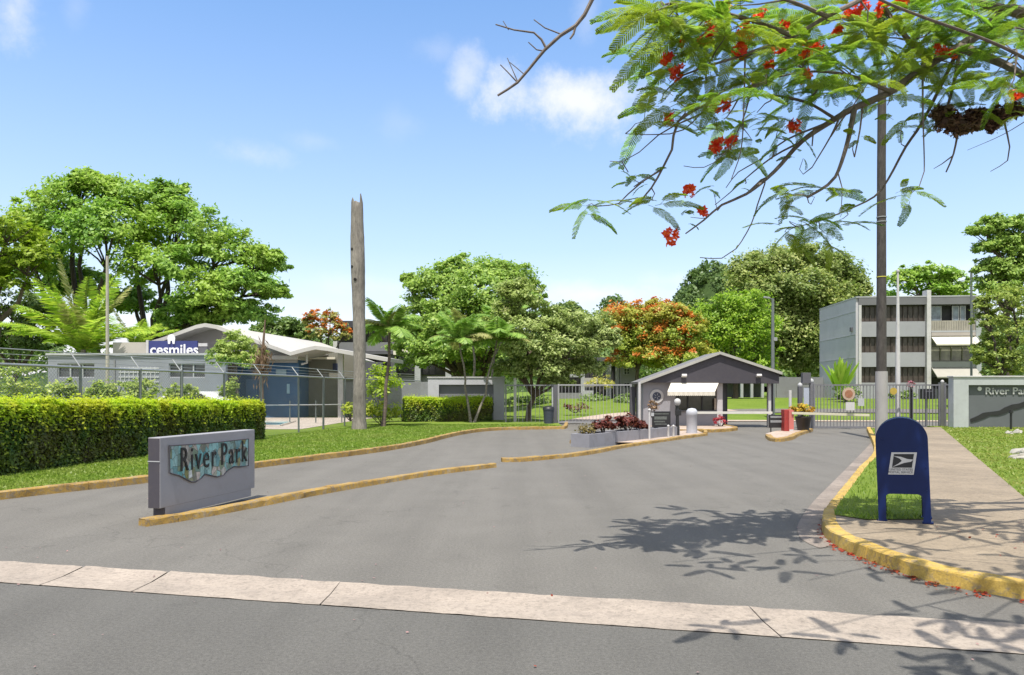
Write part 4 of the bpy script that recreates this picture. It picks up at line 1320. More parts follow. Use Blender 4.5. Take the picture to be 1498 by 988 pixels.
def island_things():
    g = paint('blue grey planter render', (.27, .27, .3), .75, .1, 1.5, dirt=.3)
    a = np.array(G(862, 655.5)); far = np.array([5.75, 25.3]); d = (far - a) / np.linalg.norm(far - a)
    ln = np.linalg.norm(far - a); nrm = np.array([-d[1], d[0]]); w = .62; h = .38
    q = lambda s, o, z: (a[0] + d[0] * s + nrm[0] * o, a[1] + d[1] * s + nrm[1] * o, z)
    root = thing('planter_box', 'long low grey planter box with dark red plants on the second island', 'planter', (a[0], a[1], 0))
    def slab(s0, s1, o0, o1, z0, z1):
        vs = [q(s0, o0, z0), q(s1, o0, z0), q(s1, o1, z0), q(s0, o1, z0), q(s0, o0, z1), q(s1, o0, z1), q(s1, o1, z1), q(s0, o1, z1)]
        return MB().add(vs, [(0, 3, 2, 1), (4, 5, 6, 7), (0, 1, 5, 4), (1, 2, 6, 5), (2, 3, 7, 6), (3, 0, 4, 7)])
    mb = slab(0, ln, 0, .09, -.02, h); mb.add(*(lambda b: (b.v, b.f))(slab(0, ln, w - .09, w, -.02, h)))
    mb.add(*(lambda b: (b.v, b.f))(slab(.001, .09, .091, w - .091, -.02, h))); mb.add(*(lambda b: (b.v, b.f))(slab(ln - .09, ln - .001, .091, w - .091, -.02, h)))
    mb.build('wall', g, root)
    slab(.09, ln - .09, .09, w - .09, .1, h - .06).build('soil', paint('planter soil', (.12, .1, .08), .95, .2, 4), root)
    lab = ['dark red leafy plant nearest the front end of the low grey planter', 'dark red leafy plant midway along the low grey planter', 'smallest dark red plant near the black notice board in the low planter']
    for k, (s, sc) in enumerate(((1.3, .31), (2.75, .33), (3.6, .2))):
        c = q(s, w / 2, h - .05 + sc * .75)
        bush('red_plant', lab[k], c, (sc, sc, sc * .8), M_RED, .13, 22, 26, 40 + k, 'plant', 'dark red plants in the low planter')
    c = q(.45, w / 2, h + .06)
    bush('low_plant', 'low olive brown plant at the front end of the grey planter', c, (.3, .3, .17), leaf_mat('olive brown leaves', (.06, .058, .01), (.1, .09, .017), trans=.2), .08, 14, 22, 44, 'plant')
    # posts and board along the island
    x, y = UX(950, 23.2), 23.2
    r2 = thing('white_post', 'slender capped white post beside the low planter wall', 'post', (x, y, .1))
    MB().tube([(x, y, .05), (x, y, VZ(601, y))], .035, 10).build('shaft', WHITE, r2, smooth=True)
    MB().lathe([(.05, 0), (.055, .03), (.03, .06), (0, .07)], (x, y, VZ(601, y)), 10).build('cap', WHITE, r2)
    MB().box(x + .05, x + .14, y - .02, y + .02, VZ(609, y), VZ(604, y)).build('bracket', LGREY, r2)
    y = 24.9; x0, x1 = UX(954, y), UX(981, y)
    sb = thing('notice_board', 'black notice board with faded grey lines standing behind the low planter', 'notice board', ((x0 + x1) / 2, y, .1))
    bdy = MB().box(x0, x1, y, y + .05, VZ(625, y), VZ(602, y)).build('board', BLACK, sb, bevel=.008)
    for v0, v1, a0, a1 in ((605, 606.4, .1, .9), (609.5, 614, .12, .8), (616, 618, .1, .7), (620, 621.4, .15, .8)):
        MB().box(x0 + (x1 - x0) * a0, x0 + (x1 - x0) * a1, y - .004, y - .0005, VZ(v1, y), VZ(v0, y)).build('faded_line', paint('faded grey print', (.12, .13, .12), .7, .3, 20), bdy)
    for xx in (x0 + .06, x1 - .06): MB().tube([(xx, y + .08, .05), (xx, y + .08, VZ(603, y))], .025, 8).build('leg', BLACK, sb)
    for u, yy, lb in ((977.7, 24.2, 'short white post nearest the black notice board'), (985.2, 24.5, 'short white post nearest the globe lamp')):
        xx = UX(u, yy)
        solo('short_post', MB().lathe([(.04, 0), (.04, VZ(624, yy) - .05), (.045, VZ(624, yy) - .04), (.03, VZ(622, yy) - .05), (0, VZ(621.5, yy) - .05)], (xx, yy, .05), 10), WHITE, lb, 'post', (xx, yy, .05), 'short white posts on the planter island', smooth=True)
    y = 25.2; x = UX(991, y)
    gl = thing('globe_lamp', 'small black lamp post topped by a white globe before the guardhouse window', 'lamp', (x, y, .1))
    MB().tube([(x, y, .05), (x, y, VZ(592.5, y))], [.07, .045], 8).build('shaft', BLACK, gl, smooth=True)
    MB().lathe([(.05, -.02), (.1, .03), (.115, .1), (.1, .17), (.05, .21), (0, .22)], (x, y, VZ(592.5, y)), 14).build('lamp_shade', WHITE, gl, smooth=True)
    MB().box(x - .07, x + .12, y - .06, y + .06, VZ(608, y), VZ(600, y)).build('intercom', BLACK, gl, bevel=.01)
    # first barrier: rounded white housing and long arm
    y = 26.6; x = UX(1012, y)
    b1 = thing('barrier_gate', 'white rounded barrier housing with long white arm lowered towards the guardhouse lane', 'barrier', (x, y, .1))
    MB().lathe([(.19, -.05), (.185, .6), (.2, .62), (.2, .74), (.18, .8), (.12, .86), (0, .88)], (x, y, .1), 18).build('housing', paint('bluish white housing', (.5, .51, .56), .5, .05, 2, dirt=.2), b1, smooth=True)
    MB().obox(((x + UX(1127, y)) / 2 + .1, y - .05, VZ(604, y)), (UX(1127, y) - x - .1, .045, .085)).build('arm', paint('off white arm', (.62, .6, .55), .5, .05, 3), b1, bevel=.005)
    # second barrier on the small island
    y = 27.6; x = UX(1154.5, y)
    b2_ = thing('barrier_gate', 'red barrier housing with a pale arm lowered across the right lane', 'barrier', (x, y, .09))
    red = paint('barrier red', (.33, .035, .03), .5, .1, 3, dirt=.2)
    MB().box(UX(1147.5, y), UX(1160, y), y, y + .36, .05, VZ(599.5, y)).build('housing', red, b2_, bevel=.02)
    MB().box(UX(1153.5, y), UX(1160.5, y), y - .06, y - .002, .05, VZ(600.5, y)).build('front_plate', paint('faded pink red', (.55, .16, .14), .5, .08, 2), b2_, bevel=.01)
    MB().box(UX(1154, y), UX(1160, y), y - .065, y - .0, .05, .16).build('foot', WHITE, b2_)
    MB().obox(((UX(1157, y) + UX(1270, y)) / 2, y - .09, VZ(606, y)), (UX(1270, y) - UX(1157, y), .04, .09), 0, 0, rad(1.6)).build('arm', paint('yellowish arm', (.58, .55, .42), .5, .05, 3), b2_, bevel=.005)
    solo('white_post', MB().tube([(UX(1156, 29), 29, 0), (UX(1156, 29), 29, VZ(571, 29))], .055, 10), WHITE, 'plain white post standing behind the red barrier housing', 'post', (UX(1156, 29), 29, 0))
    y = 27.9; x0, x1 = UX(1125, y), UX(1149.5, y)
    sg = thing('lane_sign', 'low black sign with two pale stripes beside the red barrier', 'sign', ((x0 + x1) / 2, y, .09))
    bdy = MB().box(x0, x1, y, y + .06, VZ(626, y), VZ(607, y)).build('board', BLACK, sg, bevel=.01)
    for v0, v1 in ((608.8, 611.6), (615, 618.4)): MB().box(x0 + .05, x1 - .05, y - .005, y - .0005, VZ(v1, y), VZ(v0, y)).build('stripe', paint('grey sign print', (.26, .27, .28), .6, .25, 15), bdy)
    for xx in (x0 + .1, x1 - .1): MB().tube([(xx, y + .09, 0), (xx, y + .09, VZ(608, y))], .022, 8).build('leg', BLACK, sg)
    x, y = UX(1175, 28.3), 28.3
    pt = thing('plant_pot', 'squat black plant pot holding yellow croton beside the red barrier', 'plant pot', (x, y, 0))
    MB().lathe([(.2, 0), (.29, .5), (.31, .52), (.31, .57), (.26, .57), (.24, .5), (.0, .48)], (x, y, .05), 18).build('pot', paint('black glazed pot', (.03, .025, .025), .4, .3, 4), pt, smooth=True)
    bush('croton_plant', 'yellow and red croton growing in the squat black pot', (x - .03, y, .84), (.36, .34, .28), M_CROT, .13, 20, 22, 46, 'plant')
    for k, (u, v) in enumerate(((1062, 625), (1098, 606))):
        pass
    bush('red_plant', 'small red plant at the foot of the pinkish guardhouse post', (UX(1054, 31.2), 31.2, .32), (.3, .25, .22), leaf_mat('bright red leaves', (.12, .012, .014), (.2, .03, .02), trans=.2), .1, 12, 20, 47, 'plant')
    bush('dry_plant', 'tan dry plant against the guardhouse wall below the round medallion', (UX(954, 31), 31, .85), (.22, .2, .32), leaf_mat('tan dry leaves', (.08, .058, .02), (.13, .1, .034), trans=.2), .1, 14, 20, 48, 'plant')
island_things()

# ------------------------------------------------------------------ gates
def picket_fence(name, label, u0, u1, vt, vb, y, step, mat, cat='gate', mid=None, bar=.016, group=None, gapmid=None):
    x0, x1, zt, zb = UX(u0, y), UX(u1, y), VZ(vt, y), max(.04, VZ(vb, y))
    root = thing(name, label, cat, ((x0 + x1) / 2, y, 0), 0, group)
    f = MB()
    f.box(x0, x1, y - .025, y + .025, zt - .06, zt); f.box(x0, x1, y - .025, y + .025, zb, zb + .07)
    if mid: f.box(x0, x1, y - .02, y + .02, VZ(mid, y) - .05, VZ(mid, y))
    for x in (x0, x1): f.box(x - .035, x + .035, y - .03, y + .03, zb - .02, zt + .02)
    f.build('frame', mat, root)
    b = MB(); n = int((x1 - x0) / step)
    for i in range(1, n):
        xx = x0 + (x1 - x0) * i / n
        b.box(xx - bar / 2, xx + bar / 2, y - bar / 2, y + bar / 2, zb + .07, zt - .06)
    b.build('pickets', mat, root)
    return root

yg = 31.0
rg = picket_fence('sliding_gate', 'wide grey picket gate closing the lane before the lawn', 1191, 1374, 562.5, 627.5, yg, .135, GATEM, bar=.024)
def on_gate(name, label, cat, build):
    pass
# signs fixed on the gate are things of their own
def disc_sign(name, label, u, v, r_, y, mat, ring=None):
    x, z = UX(u, y), VZ(v, y)
    root = thing(name, label, 'sign', (x, y, z - r_))
    d = MB().tube([(x, y - .012, z), (x, y + .004, z)], r_, 22).build('plate', mat, root)
    if ring: MB().tube([(x, y - .02, z), (x, y - .0125, z)], r_ * .62, 18).build('centre', ring, root)
    MB().tube([(x, y + .004, z), (x, y + .045, z)], .012, 6).build('clip', GATEM, root)
disc_sign('round_sign', 'round brownish sign hanging on the wide picket gate above a white placard', 1241.5, 576.5, .27, yg - .075, paint('pale tan disc', (.45, .33, .25), .6, .2, 5), paint('reddish brown disc', (.3, .13, .07), .6, .3, 8))
disc_sign('round_sign', 'small yellow round sign on the gate beside the utility pole', 1307, 572.5, .15, yg - .075, paint('mustard disc', (.42, .3, .05), .6, .15, 5))
for (u0, u1, v0, v1, lb, m) in ((1236, 1249, 588.5, 600.5, 'small white placard hanging below the round brownish sign on the gate', WHITE),
                                (1254, 1263, 583, 594, 'pale faded notice beside the white placard on the gate', LGREY)):
    solo('placard', MB().box(UX(u0, yg), UX(u1, yg), yg - .08, yg - .05, VZ(v1, yg), VZ(v0, yg)), m, lb, 'sign', (UX((u0 + u1) / 2, yg), yg - .05, VZ(v1, yg)))

def gate_extras():
    y = 31.4
    root = thing('gate_operator', 'pair of dark gate posts joined by a box at the end of the picket gate', 'gate post', (UX(1180, y), y, 0))
    for u0, u1, vt in ((1168.5, 1174.5, 566), (1185.5, 1190.5, 560)):
        p = MB().box(UX(u0, y), UX(u1, y), y, y + .16, 0, VZ(vt, y)).build('post', GATEM if u0 > 1180 else DGREY, root, bevel=.01)
        c = MB().lathe([(.09, 0), (.11, .05), (.09, .12), (.03, .17), (0, .18)], (UX((u0 + u1) / 2, y), y + .08, VZ(vt, y)), 10).build('cap', LGREY, p, smooth=True)
    MB().box(UX(1174, y), UX(1186, y), y - .03, y + .18, VZ(561, y), VZ(545.5, y)).build('motor_box', DGREY, root, bevel=.01)
    MB().box(UX(1176.5, y), UX(1184.5, y), y + .05, y + .07, VZ(592, y), VZ(567, y)).build('sign_plate', paint('pale blue plate sign', (.42, .46, .55), .5, .05, 2), root)
    MB().box(UX(1172, y), UX(1188, y), y + .04, y + .1, VZ(563, y), VZ(561.5, y)).build('rail', GATEM, root)
    y = 31.2; x = UX(1378.5, y)
    p = thing('gate_post', 'thick olive grey gate post at the end of the sidewalk', 'gate post', (x, y, 0))
    MB().box(x - .12, x + .12, y - .1, y + .1, 0, VZ(560, y)).build('shaft', paint('olive grey post', (.16, .165, .155), .6, .1, 2), p, bevel=.01)
    MB().lathe([(.05, 0), (.07, .04), (.05, .1), (0, .12)], (x, y, VZ(560, y)), 10).build('cap', WHITE, p, smooth=True)
    MB().box(x - .16, x - .121, y - .06, y + .02, VZ(598, y), VZ(592, y)).build('latch', BLACK, p)
    x = UX(1333, 32.2); y = 32.2
    solo('black_post', MB().box(x - .05, x + .05, y - .05, y + .05, 0, VZ(570, y)), BLACK, 'black post topped with pink flowers behind the gate', 'post', (x, y, 0))
    bush('pink_flowers', 'pink flower bunch on top of the black post behind the gate', (x, y, VZ(564, y)), (.2, .2, .2), leaf_mat('pink petals', (.2, .06, .06), (.27, .15, .11), (.09, .1, .03), trans=.2), .08, 10, 18, 49, 'flowers')
    x = UX(1355, 33); y = 33.0
    lb = thing('letter_box', 'square black box on a post behind the gate near the end post', 'box', (x, y, 0))
    MB().box(UX(1347, y), UX(1364.5, y), y - .2, y + .2, VZ(584, y), VZ(569, y)).build('box', BLACK, lb, bevel=.02)
    MB().box(x - .04, x + .04, y - .04, y + .04, 0, VZ(584, y) - .001).build('post', GATEM, lb)
    MB().box(UX(1350, y), UX(1361, y), y - .21, y - .201, VZ(573.5, y), VZ(572, y)).build('slot', DGREY, lb)
    picket_fence('side_fence', 'short grey picket fence between the end post and the River Park wall', 1382, 1397, 562, 627, 31.1, .13, GATEM, 'fence')
gate_extras()

picket_fence('picket_gate', 'tall thin pale picket gate beside the guardhouse wall', 817, 923, 562.5, 619, 34.6, .16, paint('pale iron', (.34, .34, .35), .5, .1, 2), 'gate', bar=.018)
picket_fence('picket_fence', 'thin picket fence beside the forked tree near the gateway wall', 740, 808, 563, 621, 35.2, .2, GATEM, 'fence', bar=.02)
def left_gate_posts():
    y = 34.3; x = UX(812.5, y)
    p = thing('gate_post', 'dark square gate post with a pale pipe beside the forked tree', 'gate post', (x, y, 0))
    MB().box(x - .09, x + .09, y - .08, y + .08, 0, VZ(563, y)).build('shaft', DGREY, p, bevel=.01)
    MB().tube([(x - .14, y - .09, 0), (x - .14, y - .09, VZ(567, y))], .035, 8).build('pipe', LGREY, p)
    y = 34.0; x = UX(926, y)
    p = thing('gate_post', 'broad dark gate post leaning against the guardhouse side', 'gate post', (x, y, 0))
    MB().box(UX(922, y), UX(930, y), y, y + .25, 0, VZ(566, y)).build('shaft', DGREY, p, bevel=.01)
    y = 31.5; x = UX(935.5, y)
    solo('white_post', MB().tube([(x, y, 0), (x, y, VZ(559, y))], .06, 10), WHITE, 'white pipe post at the corner of the guardhouse', 'post', (x, y, 0))
    y = 36.0; x = UX(753.5, y)
    solo('white_post', MB().box(x - .07, x + .07, y - .06, y + .06, 0, VZ(553, y)), WHITE, 'square white post just beyond the white framed wall', 'post', (x, y, 0))
    y = 33.8; x = UX(802.5, y)
    b = thing('trash_bin', 'dark blue grey trash bin beside the dark gate post', 'trash bin', (x, y, .1))
    MB().lathe([(.2, 0), (.25, .62), (.27, .63), (.27, .68)], (x, y, .1), 16).build('bin', paint('navy grey bin', (.05, .06, .09), .5, .1, 3), b, smooth=True)
    MB().lathe([(.28, 0), (.24, .08), (.1, .12), (0, .125)], (x, y, .785), 16).build('lid', BLACK, b, smooth=True)
left_gate_posts()
#PART3
# ------------------------------------------------------------------ apartment blocks
def grille_window(x0, x1, z0, z1, y, n, frame, glass, root, rows=2):
    f = MB()
    for i in range(n + 1):
        xx = x0 + (x1 - x0) * i / n; f.box(xx - .035, xx + .035, y - .05, y + .02, z0, z1)
    for k in range(rows + 1):
        zz = z0 + (z1 - z0) * k / rows; f.box(x0, x1, y - .045, y + .015, zz - .03, zz + .03)
    w = f.build('window', frame, root, local=True)
    MB().box(x0, x1, y + .03, y + .06, z0, z1).build('pane', glass, w, local=True)
    return w

def apartments_right():
    Y0, u0 = 60.0, 1255
    b = (UX(u0, Y0), Y0, 1.0)
    k = Y0 / F
    root = thing('apartment_building', 'three storey pale grey apartments with brown windows and cream awning behind the picket gate', 'building', b, rad(-5))
    x = lambda u: (u - u0) * k
    z = lambda v: VZ(v, Y0) - b[2]
    wallm = paint('blue white side wall', (.52, .51, .54), .75, .06, .5, dirt=.12)
    top = z(436); D = 9
    W = x(1425)
    MB().box(.02, W, .62, D, -.5, top - .35).build('wall', paint('pale grey wall', (.33, .33, .35), .75, .08, .6, dirt=.15), root, local=True)
    side = MB().box(-.16, .019, .0, D, -.5, top).build('side_wall', wallm, root, local=True)
    for v in (456, 490, 524):
        MB().box(-.19, -.161, 0, D, z(v), z(v) + .06).build('floor_line', LGREY, side, local=True)
    MB().box(-.3, -.162, .7, 1.0, z(484), z(478)).build('vent', DGREY, side, local=True)
    MB().box(.02, W + .1, -.12, D, top - .6, top).build('roof_slab', paint('grey fascia', (.155, .155, .165), .8, .1, .7), root, local=True)
    MB().box(-.2, W + .12, -.14, D, top + .002, top + .1).build('roof_edge', LGREY, root, local=True)
    for u, w, vt in ((1257, .2, 436), (1353, .32, 426), (1421.5, .4, 437)):
        MB().box(x(u) - w / 2, x(u) + w / 2, -.2, .6, -.5, z(vt) - (.61 if vt != 426 else 0)).build('column', WHITE if u != 1421.5 else paint('bluish column', (.36, .385, .4), .7), root, local=True)
    a, e = x(1259.5), x(1349.5)
    mid = (a + e) / 2
    for v0, v1 in ((448, 470.5), (493.5, 515.5), (537.5, 559.5)):
        for p, q in ((a, mid - .06), (mid + .06, e)):
            grille_window(p, q, z(v1), z(v0), .25, 6, BROWNG, glassy('brown window glass', (.055, .042, .034), .45), root, 1)
    for v0, v1 in ((471, 493), (516, 537), (560, 596)):
        MB().box(a, e, .0, .3, z(v1), z(v0)).build('spandrel', paint('spandrel panel', (.33, .335, .36), .7, .05, .8, dirt=.1), root, local=True)
    MB().box(mid - .055, mid + .055, .2, .6, -.5, z(448)).build('mullion', BROWNG, root, local=True)
    a, e = x(1357), x(1418)
    # top flat: sliding glass, open dark leaf, balcony with slats
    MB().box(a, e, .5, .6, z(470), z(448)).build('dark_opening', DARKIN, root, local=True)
    for u, w_, g in ((1357.5, 17, GLASSB), (1389, 10, GLASSB), (1400, 8, GLASSB)):
        f = MB(); p, q = x(u), x(u + w_)
        f.box(p, p + .08, .3, .36, z(470), z(448.5)); f.box(q - .08, q, .3, .36, z(470), z(448.5)); f.box(p, q, .301, .359, z(449.5), z(448.5))
        w = f.build('window', GALV, root, local=True)
        MB().box(p + .08, q - .08, .32, .335, z(470), z(449.5)).build('pane', g, w, local=True)
    def balcony(v0, v1, m, slats=True):
        bb = MB().box(a, e, -.12, .6, z(v1) - .12, z(v1)).build('balcony_floor', LGREY, root, local=True)
        s = MB()
        n = 26
        for i in range(n):
            xx = a + (e - a) * i / n; s.box(xx, xx + (e - a) / n * .78, -.1, -.06, z(v1), z(v0))
        s.box(a, e, -.101, -.05, z(v0), z(v0) + .06)
        s.build('railing', m, root, local=True)
    balcony(471.5, 485, paint('beige balcony slats', (.36, .33, .28), .7, .15, 2))
    MB().box(a, e, -.13, .6, z(492.5), z(487.5)).build('floor_band', paint('beige floor band', (.4, .36, .33), .8, .08, 1), root, local=True)
    # awnings
    def awn(v0, v1, dy0, dy1, m):
        vs_ = [(a, dy0, z(v0)), (e, dy0, z(v0)), (e, dy1, z(v1)), (a, dy1, z(v1)), (a, dy0, z(v0) - .06), (e, dy0, z(v0) - .06), (e, dy1 + .02, z(v1) - .1), (a, dy1 + .02, z(v1) - .1)]
        MB().add(vs_, [(0, 1, 2, 3), (7, 6, 5, 4), (0, 4, 5, 1), (1, 5, 6, 2), (2, 6, 7, 3), (3, 7, 4, 0)]).build('awning', m, root, local=True)
    awn(494, 505.5, -.14, -1.0, CREAM)
    grille_window(a, e, z(528.5), z(508), .25, 4, paint('olive window frame', (.17, .165, .125), .6, .1, 3), glassy('olive glass', (.15, .145, .1)), root, 1)
    MB().box(a, e, -.1, .3, z(538), z(529.5)).build('spandrel', paint('grey green spandrel', (.3, .31, .3), .7, .08, 1), root, local=True)
    awn(538.5, 552, -.14, -1.1, paint('grey beige awning', (.36, .345, .3), .75, .06, 2))
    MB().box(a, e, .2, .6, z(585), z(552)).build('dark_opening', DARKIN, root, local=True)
    balcony(570, 590, paint('dark grey slats', (.12, .12, .13), .7, .15, 2))
    # rooftop bits
    MB().box(x(1300), x(1312), 3, 5, top + .1, top + .55).build('roof_box', LGREY, root, local=True)
    MB().box(x(1383), x(1416), 2.5, 4.5, top + .1, top + .35).build('roof_box', WHITE, root, local=True)
apartments_right()

def apartments_middle():
    Y0, u0 = 62.0, 815
    b = (UX(u0, Y0), Y0, .8)
    k = Y0 / F
    root = thing('apartment_building', 'low grey apartments with balconies half hidden behind the grey green tree and flame trees', 'building', b, 0)
    x = lambda u: (u - u0) * k
    z = lambda v: VZ(v, Y0) - b[2]
    g = paint('warm grey wall', (.33, .33, .345), .75, .08, .6, dirt=.15)
    MB().box(x(816), x(906), .6, 10, -.6, z(529)).build('wall', MGREY, root, local=True)
    MB().box(x(906.5), x(932), -.3, 10, -.6, z(526)).build('stair_tower', g, root, local=True)
    MB().box(x(814), x(906.2), -.1, 10.3, z(528.5), z(523)).build('roof_slab', DGREY, root, local=True)
    for u, w in ((852.5, .16), (890.5, .22), (903, .16)):
        MB().box(x(u) - w, x(u) + w, -.05, .6, -.6, z(530)).build('column', LGREY, root, local=True)
    MB().box(x(855), x(888), -.1, .3, z(564.5), z(553)).build('balcony', paint('beige grey balcony', (.42, .4, .38), .7, .08, 1), root, local=True)
    MB().box(x(852), x(868), -.12, .4, z(588), z(571.5)).build('spandrel', LGREY, root, local=True)
    MB().box(x(816), x(851), -.08, .3, z(552), z(541)).build('balcony', LGREY, root, local=True)
    MB().box(x(816), x(851), -.08, .3, z(588), z(575)).build('spandrel', MGREY, root, local=True)
    for p, q, v0, v1 in ((855, 888, 531, 552), (870, 888, 566, 586), (817, 851, 553, 574), (893, 905, 531, 585), (817, 851, 530, 540)):
        grille_window(x(p), x(q), z(v1), z(v0), .45, 4, BLACK, GLASSD, root, 1)
    for v in (540, 560): grille_window(x(912), x(920), z(v + 8), z(v), -.33, 2, LGREY, GLASSD, root, 2)
apartments_middle()

def apartments_left():
    Y0, u0 = 64.0, 488
    b = (UX(u0, Y0), Y0, .0)
    k = Y0 / F
    root = thing('apartment_building', 'dark flat roofed apartments behind the bare palm trunk and white clinic roof', 'building', b, 0)
    x = lambda u: (u - u0) * k
    z = lambda v: VZ(v, Y0) - b[2]
    MB().box(x(497), x(735), .7, 11, 0, z(478)).build('wall', MGREY, root, local=True)
    MB().box(x(494), x(737), -.3, 11.2, z(479.5), z(470)).build('roof_slab', paint('blackish fascia', (.05, .05, .065), .8, .1, 1), root, local=True)
    MB().box(x(488), x(494), -.2, 3, 0, z(492)).build('column', WHITE, root, local=True)
    for (p, q) in ((497, 535), (537, 575), (577, 615), (617, 655), (657, 695), (697, 733)):
        grille_window(x(p), x(q), z(500.5), z(480), .5, 4, BLACK, GLASSD, root, 1)
        MB().box(x(p) - .05, x(q) + .05, -.05, .4, z(514), z(501)).build('spandrel', paint('grey balcony band', (.2, .2, .215), .8, .1, .7), root, local=True)
        grille_window(x(p), x(q), z(548), z(521), .5, 4, BLACK, GLASSD, root, 1)
    MB().box(x(495), x(735), -.25, .69, z(518.5), z(514.5)).build('floor_slab', DGREY, root, local=True)
    for u in (576, 611, 656): MB().box(x(u) - .25, x(u) + .25, -.1, .49, 0, z(519)).build('column', LGREY if u != 576 else DGREY, root, local=True)
    MB().box(x(578), x(600), -1.0, -.1, z(520), z(508)).build('balcony_roof', CREAM, root, local=True)
apartments_left()
solo('boundary_wall', MB().box(UX(1136, 68), UX(1256, 68), 68, 68.25, .8, VZ(552, 68)), paint('grey far wall', (.25, .25, .27), .8, .15, .4, dirt=.3), 'plain grey wall far behind the bright lawn beside the three storey apartments', 'wall', (UX(1190, 68), 68, .9))
def shed():
    y = 72.0
    root = thing('shed', 'dark open carport seen through the guardhouse lane beyond the lawn', 'shed', (UX(1095, y), y, 1.0))
    MB().box(UX(1070, y), UX(1135, y), y - 3, y + 4, VZ(556, y), VZ(552, y)).build('roof', DGREY, root)
    for u in (1072, 1086, 1101, 1118, 1133): MB().box(UX(u, y) - .12, UX(u, y) + .12, y - 2.9, y - 2.7, .9, VZ(556, y)).build('post', LGREY, root)
    MB().box(UX(1070, y), UX(1135, y), y + 3.6, y + 3.8, .9, VZ(556, y)).build('rear_wall', MGREY, root)
shed()

# ------------------------------------------------------------------ hedges
def hedge(name, label, a, b, w, h0, h1, n, leaf, mtop, mside, seed, inner):
    r = np.random.default_rng(seed)
    a = np.array(a, float); b = np.array(b, float); L = np.linalg.norm(b - a); d = (b - a) / L; nrm = np.array([-d[1], d[0]])
    root = thing(name, label, 'hedge', ((a[0] + b[0]) / 2, (a[1] + b[1]) / 2, .1))
    hh = lambda s: h0 + (h1 - h0) * s / L
    # leaf positions: two sides, ends, top; lumpy
    area_side = L * (h0 + h1) / 2; area_top = L * w; area_end = w * h1
    tot = 2 * area_side + area_top + 2 * area_end
    def lump(s, q): return .03 * np.sin(s * 2.1 + q * 1.3 + 1) + .025 * np.sin(s * 5.3 - q * 3.1) + .02 * np.sin(s * 11.7 + q * 9) + .02 * np.sin(s * 23 - q * 17)
    def mk(m, kind):
        s = r.uniform(0, L, m)
        if kind == 'top':
            o = r.uniform(-w / 2, w / 2, m); z = hh(s) + lump(s, o) * .7 + r.normal(size=m) * .045 + np.where(r.random(m) < .06, r.uniform(0, .16, m), 0)
            N = np.stack([r.normal(size=m) * .5, r.normal(size=m) * .5, np.ones(m)], 1)
        elif kind == 'rim':
            sg = r.choice([-1, 1], m); z = hh(s) - np.minimum(r.exponential(.13, m), .5)
            o = sg * (w / 2 + lump(s, z) + .01 + .02 * r.normal(size=m))
            N = np.stack([nrm[0] * sg, nrm[1] * sg, np.full(m, .8)], 1) + r.normal(size=(m, 3)) * .5
        elif kind == 'side':
            sg = r.choice([-1, 1], m); z = hh(s) * r.random(m)
            o = sg * (w / 2 + lump(s, z) - .02 - r.exponential(.05, m) + .02 * r.normal(size=m) - .06 * (1 - z / hh(s)) ** 3)
            N = np.stack([nrm[0] * sg, nrm[1] * sg, np.full(m, .55)], 1) + r.normal(size=(m, 3)) * .5
        else:
            e = r.choice([0, 1], m); o = r.uniform(-w / 2, w / 2, m); s = e * L + (e * 2 - 1) * (lump(o, z := hh(e * L) * r.random(m)) - r.exponential(.05, m))
            N = np.stack([d[0] * (e * 2 - 1), d[1] * (e * 2 - 1), np.full(m, .5)], 1) + r.normal(size=(m, 3)) * .5
        p = np.stack([a[0] + d[0] * s + nrm[0] * o, a[1] + d[1] * s + nrm[1] * o, z + .1], 1)
        N /= np.linalg.norm(N, axis=1, keepdims=True)
        ax = r.normal(size=(m, 3)) + (np.array([0, 0, .8]) if kind == 'top' else np.array([0, 0, -.2])); ax -= N * np.sum(ax * N, 1, keepdims=True)
        Ls = leaf * r.uniform(.6, 1.35, m)
        return leaf_quads(p, ax, N, Ls, Ls * .55)
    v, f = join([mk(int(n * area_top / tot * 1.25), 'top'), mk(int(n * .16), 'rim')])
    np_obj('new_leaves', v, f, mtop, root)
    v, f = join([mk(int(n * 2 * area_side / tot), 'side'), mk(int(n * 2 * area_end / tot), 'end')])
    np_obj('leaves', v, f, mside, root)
    # dark woody interior
    q = lambda s, o, z: (a[0] + d[0] * s + nrm[0] * o, a[1] + d[1] * s + nrm[1] * o, z)
    mb = MB(); e = .2
    vs = [q(e, -w / 2 + e, .05), q(L - e, -w / 2 + e, .05), q(L - e, w / 2 - e, .05), q(e, w / 2 - e, .05), q(e, -w / 2 + e, h0 - .06), q(L - e, -w / 2 + e, h1 - .06), q(L - e, w / 2 - e, h1 - .06), q(e, w / 2 - e, h0 - .06)]
    mb.add(vs, [(0, 3, 2, 1), (4, 5, 6, 7), (0, 1, 5, 4), (1, 2, 6, 5), (2, 3, 7, 6), (3, 0, 4, 7)])
    for i in range(int(L * 7)):
        s = r.uniform(.1, L - .1); sg = r.choice([-1, 1])
        mb.tube([q(s, sg * (w / 2 - .16), .05), q(s + r.normal() * .1, sg * (w / 2 - .1), hh(s) * r.uniform(.4, .8))], [.014, .006], 4, False)
    mb.build('stems', inner, root)
    return root
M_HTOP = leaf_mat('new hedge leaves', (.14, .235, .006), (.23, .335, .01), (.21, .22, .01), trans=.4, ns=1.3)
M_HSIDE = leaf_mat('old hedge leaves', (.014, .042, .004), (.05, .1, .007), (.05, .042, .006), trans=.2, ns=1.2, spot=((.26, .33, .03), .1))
M_INNER = leaf_mat('hedge twigs', (.022, .024, .01), (.035, .03, .014), None, trans=0)
hn = np.array([-.99, .13])
def off(p, k): return (p[0] + hn[0] * k, p[1] + hn[1] * k)
